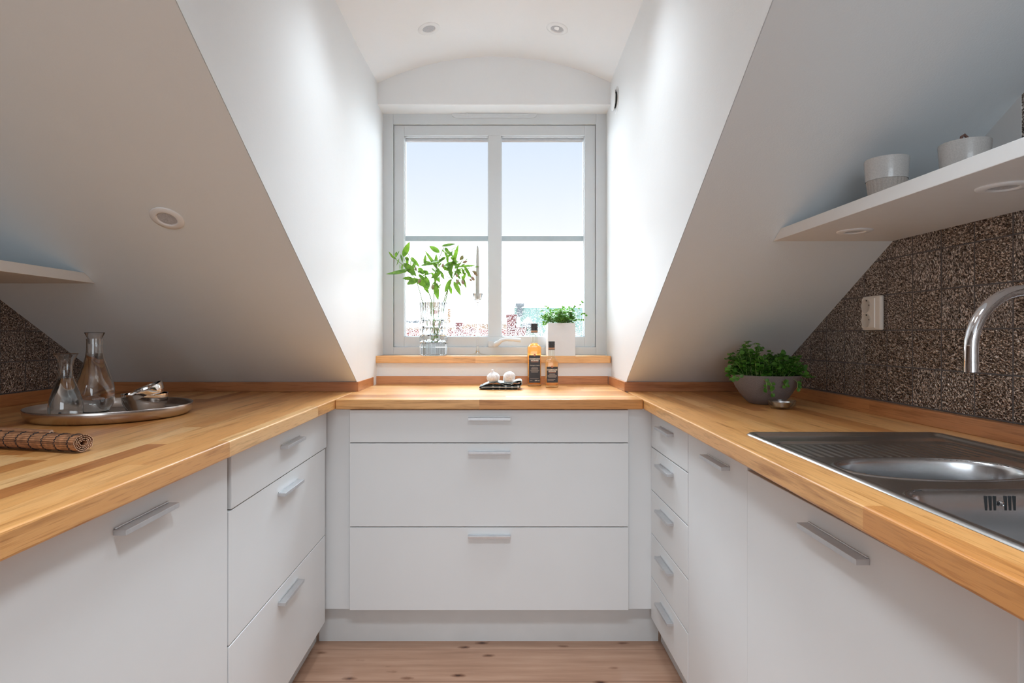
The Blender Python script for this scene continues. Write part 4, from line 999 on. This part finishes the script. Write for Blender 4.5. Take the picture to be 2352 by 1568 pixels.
# ------------------------------------------------------------------ bottles
def squircle(p): return lambda a: 1 / ((abs(math.cos(a)) ** p + abs(math.sin(a)) ** p) ** (1 / p))
def bottle(loc, W, Hh, body_h, neck_h0, neck_r, amber, label, fill, cap_h, lab, big):
    r = empty('vinegar_bottle', loc, label, 'bottle', rz=0)
    hw = W / 2
    def shp(body_top, neck0):
        def f(a, k, z):
            t = sm(body_top, neck0, z); p = 5 - 3 * t
            return squircle(p)(a)
        return f
    S = shp(body_h, neck_h0)
    rings = [(hw * .90, 0), (hw * .97, .003), (hw, .008), (hw, body_h)]
    for k in range(1, 11):
        t = k / 10; rings.append((hw + (neck_r - hw) * sm(0, 1, t) ** .9, body_h + (neck_h0 - body_h) * t))
    rings += [(neck_r, Hh - .006), (neck_r, Hh - .004)]
    inn = []
    for rr, z in reversed(rings): 
        if z > .01: inn.append((max(rr - .0022, .003), z))
    inn += [(hw - .004, .009), (.001, .011)]
    b = MB(); b.lathe(rings, 64, shape=S, cap1=False); b.build('glass_body', M_bglass, r, smooth=True, angle=60)
    liq = [(.001, .0112), (hw - .0045, .0094)] + [(max(rr - .0024, .003), z) for rr, z in rings if .01 < z < fill]
    liq[2:2] = [(hw - .0026, .014)]
    rf = [rr for rr, z in rings if z < fill][-1]
    # radius at fill height
    for (r0, z0), (r1, z1) in zip(rings, rings[1:]):
        if z0 <= fill <= z1 and z1 > z0: rf = r0 + (r1 - r0) * (fill - z0) / (z1 - z0)
    liq += [(rf - .0024, fill), (.001, fill)]
    b = MB(); b.lathe(liq, 64, shape=S); o = b.build('vinegar', amber, r, smooth=True, angle=60)
    b = MB()
    cb_ = Hh - cap_h
    rc = neck_r + .0008
    b.lathe([(rc, cb_), (rc, cb_ + cap_h * .42), (rc + .0012, cb_ + cap_h * .46), (rc + .0012, cb_ + cap_h * .52), (rc, cb_ + cap_h * .55), (rc + .0006, Hh - .0015), (rc - .0006, Hh), (.001, Hh)], 48, cap0=False)
    b.build('cap', M_blackcap, r, smooth=True, angle=40)
    b = MB(); b.lathe([(rc + .0002, cb_ - .008), (rc + .0002, cb_ - .0005)], 48, cap0=False, cap1=False); b.build('neck_band', M_goldband, r, smooth=True)
    b = MB(); b.lathe([(rc + .0003, cb_ - .0105), (rc + .0003, cb_ - .008)], 48, cap0=False, cap1=False); b.build('lower_band', M_blackcap, r, smooth=True)
    # paper label on the flat front
    lw, z0, z1 = lab; yf = -hw - .0004
    b = MB(); b.box(-lw / 2, lw / 2, yf, yf + .0003, z0, z1)
    lo = b.build('paper_label', M_label, r)
    b = MB(); em = .0052 if big else .0045
    b.lathe([(em, 0), (em, .0004), (em * .82, .0005), (em * .80, .0003), (em * .6, .0006), (.0004, .0007)], 32); e = b.build('emblem', [M_lcop], r, smooth=True); e.rotation_euler = (PI / 2, 0, 0); e.location = (0, yf, z1 + em * .05)
    def txt(s, size, zc, m, x=0, ital=0, boldness=0):
        cu = bpy.data.curves.new('t', 'FONT'); cu.body = s; cu.size = size; cu.align_x = 'CENTER'; cu.align_y = 'CENTER'; cu.extrude = .00008; cu.offset = boldness; cu.shear = ital
        to = bpy.data.objects.new('t', cu); C.objects.link(to); dg = bpy.context.evaluated_depsgraph_get(); me = bpy.data.meshes.new_from_object(to.evaluated_get(dg))
        bpy.data.objects.remove(to); me.materials.clear(); me.materials.append(m)
        o = bpy.data.objects.new('print', me); C.objects.link(o); o.parent = lo; o.rotation_euler = (PI / 2, 0, 0); o.location = (x, yf - .0002, zc)
        return o
    sc1 = lw / .050
    h = z1 - z0
    txt('CHAMPAGNE', .0076 * sc1, z1 - (.0165 if big else .0135), M_ltext, boldness=.00018)
    txt('ARDENNE', .0076 * sc1, z1 - (.0235 if big else .0198), M_ltext, boldness=.00018)
    b = MB(); zz_ = z1 - (.0295 if big else .0245); b.box(-lw * .33, lw * .33, yf - .0003, yf, zz_ - .0010, zz_ + .0010); o = b.build('copper_rule', M_lcop, lo)
    if big:
        txt('Champagne Ardenne', .0050 * sc1, z1 - .045, M_ltext, ital=.35)
        for i, ln in enumerate((.55, .62, .6, .8, .66, .6)):
            b = MB(); zc2 = z1 - .054 - i * .0042; b.box(-lw * ln / 2, lw * ln / 2, yf - .0002, yf, zc2 - .0007, zc2 + .0007); b.build('small_print', M_lgrey, lo)
        b = MB(); zc2 = z0 + .018; b.box(-lw * .4, lw * .36, yf - .0002, yf, zc2 - .0006, zc2 + .0006); b.build('small_print', M_lgrey, lo)
        txt('500 ml', .0078 * sc1, z0 + .0095, M_ltext, x=lw * .22)
        b = MB(); zc2 = z0 + .0095; b.box(-lw * .42, -lw * .2, yf - .0002, yf, zc2 - .0007, zc2 + .0007); b.build('small_print', M_lgrey, lo)
    else:
        for i, ln in enumerate((.5, .6, .82, .84, .7)):
            b = MB(); zc2 = z1 - .031 - i * .0036; b.box(-lw * ln / 2, lw * ln / 2, yf - .0002, yf, zc2 - .0007, zc2 + .0007); b.build('small_print', M_lgrey, lo)
        for i, ln in enumerate((.7, .55)):
            b = MB(); zc2 = z0 + .014 - i * .0055; b.box(-lw * .42, lw * (ln - .42), yf - .0002, yf, zc2 - .0007, zc2 + .0007); b.build('small_print', M_lgrey, lo)
    return r
bottle((X_(1227, 2.62), 2.622, ZC), .0640, .2800, .172, .196, .0150, M_amber, 'tall amber vinegar bottle with black label and 500 ml print', .192, .031, (.050, .017, .139), True)
bottle((X_(1267, 2.56), 2.562, ZC), .0575, .2010, .110, .136, .0132, M_amber2, 'shorter pale amber vinegar bottle with black label, right of the tall one', .122, .027, (.048, .022, .091), False)

# ------------------------------------------------------------------ towel and garlic
TX, TY = X_(1149, 2.47), 2.475
r = empty('folded_tea_towel', (TX, TY, ZC), 'folded dark grey tea towel with white dashes on the window worktop', 'towel')
def cloth(path, y0, y1, th, amp, ny=14, seed=0, skew=0):
    """ribbon: path in local XZ extruded along Y with a slight ruffle"""
    vs = []; n_ = len(path)
    for j in range(ny + 1):
        y = y0 + (y1 - y0) * j / ny
        for i, (x, z) in enumerate(path):
            nz = noise.noise(Vector((x * 30, y * 25, seed)))
            vs.append((x + skew * (y - y0) + .002 * nz, y + .002 * noise.noise(Vector((x * 40, seed, z * 50))), z + amp * nz * min(1, z / .006)))
    fs = [(j * n_ + i, j * n_ + i + 1, (j + 1) * n_ + i + 1, (j + 1) * n_ + i) for j in range(ny) for i in range(n_ - 1)]
    return vs, fs
def ribbon_obj(path, y0, y1, name, m, th=.0022, amp=.002, seed=0, skew=0, parent=None):
    P = interp([Vector((x, 0, z)) for x, z in path], 60); pp = [(p.x, p.z) for p in P]
    vs, fs = cloth(pp, y0, y1, th, amp, seed=seed, skew=skew); b = MB(); b.add(vs, fs); o = b.build(name, m, parent, smooth=True, angle=180)
    s = o.modifiers.new('thick', 'SOLIDIFY'); s.thickness = th; s.offset = 0; return o
ribbon_obj([(.072, .0025), (.03, .003), (-.03, .0026), (-.078, .005), (-.0865, .0085), (-.078, .0125), (-.02, .0095), (.03, .0090), (.074, .0085), (.082, .0105), (.074, .0135), (.02, .0135), (-.04, .0150), (-.072, .0125)], -.045, .055, 'folded_layers', M_cloth, parent=r, seed=1)
ribbon_obj([(-.085, .0115), (-.06, .021), (-.028, .031), (.0, .026), (.022, .019), (.042, .020), (.058, .030), (.072, .028), (.085, .0315), (.088, .024), (.083, .0165), (.06, .016)], -.042, .060, 'top_fold', M_cloth, parent=r, seed=2, amp=.003)
ribbon_obj([(-.080, .0135), (-.055, .025), (-.02, .032), (.01, .027), (.04, .026), (.066, .035), (.083, .037), (.090, .032), (.090, .020)], -.035, .070, 'pale_inner_fold', M_clothl, parent=r, seed=3, amp=.003, skew=.04)
ribbon_obj([(-.079, .0090), (-.06, .0105), (-.02, .0110), (.03, .0110), (.078, .0120)], -.0475, -.043, 'light_hem', M_hem, parent=r, seed=4, amp=.0004)
def garlic(loc, rx, rot, label, flip):
    o = empty('garlic_bulb', loc, label, 'garlic')
    b = MB(); R0 = .0275
    prof = [(.006, -.021), (.014, -.020), (.024, -.010), (R0, .001), (.0245, .011), (.0175, .018), (.0095, .0225), (.0055, .0275), (.0045, .033), (.0042, .0345), (.001, .035)]
    b.lathe(prof, 60, shape=lambda a, k, z: 1 + (.045 * abs(math.cos(a * 3.5)) + .01 * math.sin(a * 11)) * (1 if z < .02 else .3))
    m = b.build('bulb', M_garlic, o, smooth=True, angle=80); m.rotation_euler = rot
    b = MB(); b.lathe([(.001, -.0235), (.006, -.0235), (.0065, -.0205), (.003, -.0195)], 20); rt = b.build('root_plate', M_raw, o, smooth=True); rt.rotation_euler = rot
    return o
garlic((X_(1133, 2.465), 2.465, ZC + .048), 0, (.1, -.15, .3), 'garlic bulb with upright neck on the tea towel', False)
garlic((X_(1169, 2.468), 2.468, ZC + .049), 0, (2.2, .25, 1.0), 'garlic bulb lying on its neck, right one on the tea towel', True)

# ------------------------------------------------------------------ tray set
TXc, TYc = -1.0836, 1.6466
r = empty('round_tray', (TXc, TYc, ZC), 'round satin steel tray carrying carafes and bowls', 'tray')
b = MB(); b.lathe([(.176, 0), (.186, .001), (.194, .006), (.2005, .018), (.2026, .0315), (.2018, .0325), (.2006, .0315), (.1985, .018), (.192, .0075), (.185, .0035), (.001, .003)], 128)
b.build('tray_body', M_tray, r, smooth=True, angle=50)
ZTR = ZC + .0032
def carafe(loc, prof_out, th, label, fill, liquid=True, spout=0):
    o = empty('glass_carafe', loc, label, 'carafe')
    inn = [(max(rr - th, .001), z) for rr, z in reversed(prof_out) if z > th * 1.5] + [(prof_out[1][0] * .9, th * 1.6), (.001, th * 1.8)]
    Ht = prof_out[-1][1]
    sh = (lambda a, k, z: 1 + spout * sm(Ht * .86, Ht, z) * math.exp(-((a - PI * .0) / .4) ** 2)) if spout else None
    b = MB(); b.lathe(prof_out + inn, 72, shape=sh); b.build('glass_body', M_glass, o, smooth=True, angle=60)
    if liquid:
        iz = [(.001, th * 1.8 + .0003), (prof_out[1][0] * .9 - .0003, th * 1.6 + .0003)] + [(rr - th - .0002, z) for rr, z in prof_out if th * 1.8 < z < fill]
        rl = iz[-1][0]
        for (r0, z0), (r1, z1) in zip(prof_out, prof_out[1:]):
            if z0 <= fill <= z1: rl = r0 + (r1 - r0) * (fill - z0) / (z1 - z0) - th - .0002
        iz += [(rl, fill), (.001, fill)]
        b = MB(); b.lathe(iz, 72); b.build('water', M_water, o, smooth=True, angle=60)
    return o
def smooth_prof(P, n=4):
    V = [Vector((a, 0, c)) for a, c in P]; return [(p.x, p.z) for p in interp(V, n * (len(P) - 1))]
small = smooth_prof([(.035, 0), (.0385, .004), (.0405, .022), (.0375, .048), (.0290, .078), (.0195, .105), (.0165, .125), (.0178, .148), (.0235, .165), (.0300, .1745)])
o1 = carafe((-1.171, 1.585, ZTR), small, .0016, 'small clear glass carafe with flared lip on the steel tray', .108, True)
b = MB(); b.lathe([(.0035, 0), (.0038, .0005), (.0005, .0008)], 20); s_ = b.build('maker_dot', M_blackcap, o1, smooth=True); s_.rotation_euler = (PI / 2, 0, 0); s_.location = (.0135, -.0395, .017); s_.rotation_euler = (PI / 2, 0, .3)
big = smooth_prof([(.030, 0), (.036, .003), (.0475, .025), (.0510, .050), (.0475, .080), (.0380, .112), (.0275, .145), (.0220, .170), (.0205, .195), (.0208, .214)])
o2 = carafe((-1.173, 1.702, ZTR), big, .0018, 'taller round-bellied clear glass carafe behind the small one on the tray', .172, True)
b = MB(); b.lathe([(.0165, .198), (.0175, .214), (.0255, .2315), (.0250, .2325), (.0238, .231), (.0160, .214), (.0150, .199)], 48, cap0=False, cap1=False)
b.f += []; st = b.build('drip_ring', M_glass, o2, smooth=True); st['label'] = 'flared clear glass pouring insert'
# steel bowls
def sbowl(name, loc, R0, h, rot, label):
    o = empty(name, loc, label, 'bowl'); o.rotation_euler = rot
    out_ = smooth_prof([(R0 * .38, 0), (R0 * .5, .0012), (R0 * .76, h * .22), (R0 * .93, h * .55), (R0 * .995, h * .86), (R0, h)], 5)
    inn = [(max(rr - .0028, .001), z + .0022 * (1 - z / h)) for rr, z in reversed(out_)] + [(.001, .0024)]
    b = MB(); b.lathe(out_ + inn, 96); b.build('bowl_body', M_bowlst, o, smooth=True, angle=50); return o
sbowl('steel_bowl', (-.996, 1.652, ZTR), .0585, .060, (0, 0, 0), 'shiny double-walled steel bowl on the tray, lower of the pair')
sbowl('steel_bowl', (-.983, 1.653, ZTR + .0290), .0540, .048, (.24, -.36, 0), 'shiny steel bowl tilted inside the lower one')

# ------------------------------------------------------------------ bamboo mat (rolled)
E = Vector((-.7985, 1.128, ZC)); D2 = Vector((-.972, .236, 0)).normalized(); Wd = Vector((0, 0, 1)); Sd = D2.cross(Wd)
r = empty('bamboo_mat', E, 'rolled brown bamboo mat with black threads at the near left', 'place mat')
def spiral(t):      # t in turns, outer to inner: flattened roll section (side, height)
    a = 2 * PI * t; rr = .0185 - .0036 * t
    return Vector((rr * 1.12 * math.cos(a) + .004 * math.sin(2 * a) * .3, rr * .92 * math.sin(a) + .0178))
nsl = 0; b = MB(); th = MB(); LEN = .34; rn = random.Random(2)
t = -.10; slats = []
while t < 3.9:
    rr = .0185 - .0036 * t; slats.append(t); t += .0043 / (2 * PI * rr)
for t in slats:
    c = spiral(t); c2 = spiral(t + .004); tg = (c2 - c).normalized(); nn = Vector((-tg.y, tg.x))
    jit = rn.uniform(0, .0022); e0 = jit
    hw_, ht_ = .0017, .0007
    vs = []
    for L_ in (e0, LEN):
        for (a_, c_) in ((-1, -1), (1, -1), (1, 1), (-1, 1)):
            p = c + tg * hw_ * a_ + nn * ht_ * c_; vs.append(D2 * L_ + Sd * p.x + Wd * p.y)
    b.add(vs, [(0, 3, 2, 1), (4, 5, 6, 7), (0, 1, 5, 4), (1, 2, 6, 5), (2, 3, 7, 6), (3, 0, 4, 7)])
    k_ = rn.choice((0, 0, 2)); b.mi[-6:] = [1] + [k_] * 5
b.build('slats', [M_bamboo, M_bambooend, M_bambood], r)
for k in range(10):
    th = MB(); L_ = .018 + k * .0315 * (1 if k else 1); P = []
    for i in range(0, 110):
        tt = -.1 + 1.1 * i / 110; c = spiral(tt); c2 = spiral(tt + .004); tg = (c2 - c).normalized(); nn = Vector((-tg.y, tg.x))
        ln_ = D2 * (L_ + .0012 * (1 if (i // 3) % 2 else -1)); P.append(ln_ + Sd * (c.x - nn.x * .0008 * -1) + Wd * (c.y) + (Sd * (c.x) + Wd * (c.y - .0178)).normalized() * .0010)
    th.tube(P, .0011, 6); th.build('thread', M_thread, r)
# loose end of the mat lying over behind the roll
b = MB(); rn = random.Random(4)
for i in range(12):
    s0 = .004 + i * .0042; L0 = .086 + i * .0045 + rn.uniform(0, .004); zb = .0355 + .004 * math.sin(i / 11 * PI) - i * .0008
    vs = []
    for L_ in (L0, LEN):
        for (a_, c_) in ((-1, -1), (1, -1), (1, 1), (-1, 1)):
            vs.append(D2 * L_ + Sd * (s0 + .0018 * a_) + Wd * (zb + .0007 * c_))
    b.add(vs, [(0, 3, 2, 1), (4, 5, 6, 7), (0, 1, 5, 4), (1, 2, 6, 5), (2, 3, 7, 6), (3, 0, 4, 7)]); b.mi[-6:] = [1] + [rn.choice((0, 0, 2))] * 5
b.build('loose_end', [M_bamboo, M_bambooend, M_bambood], r)
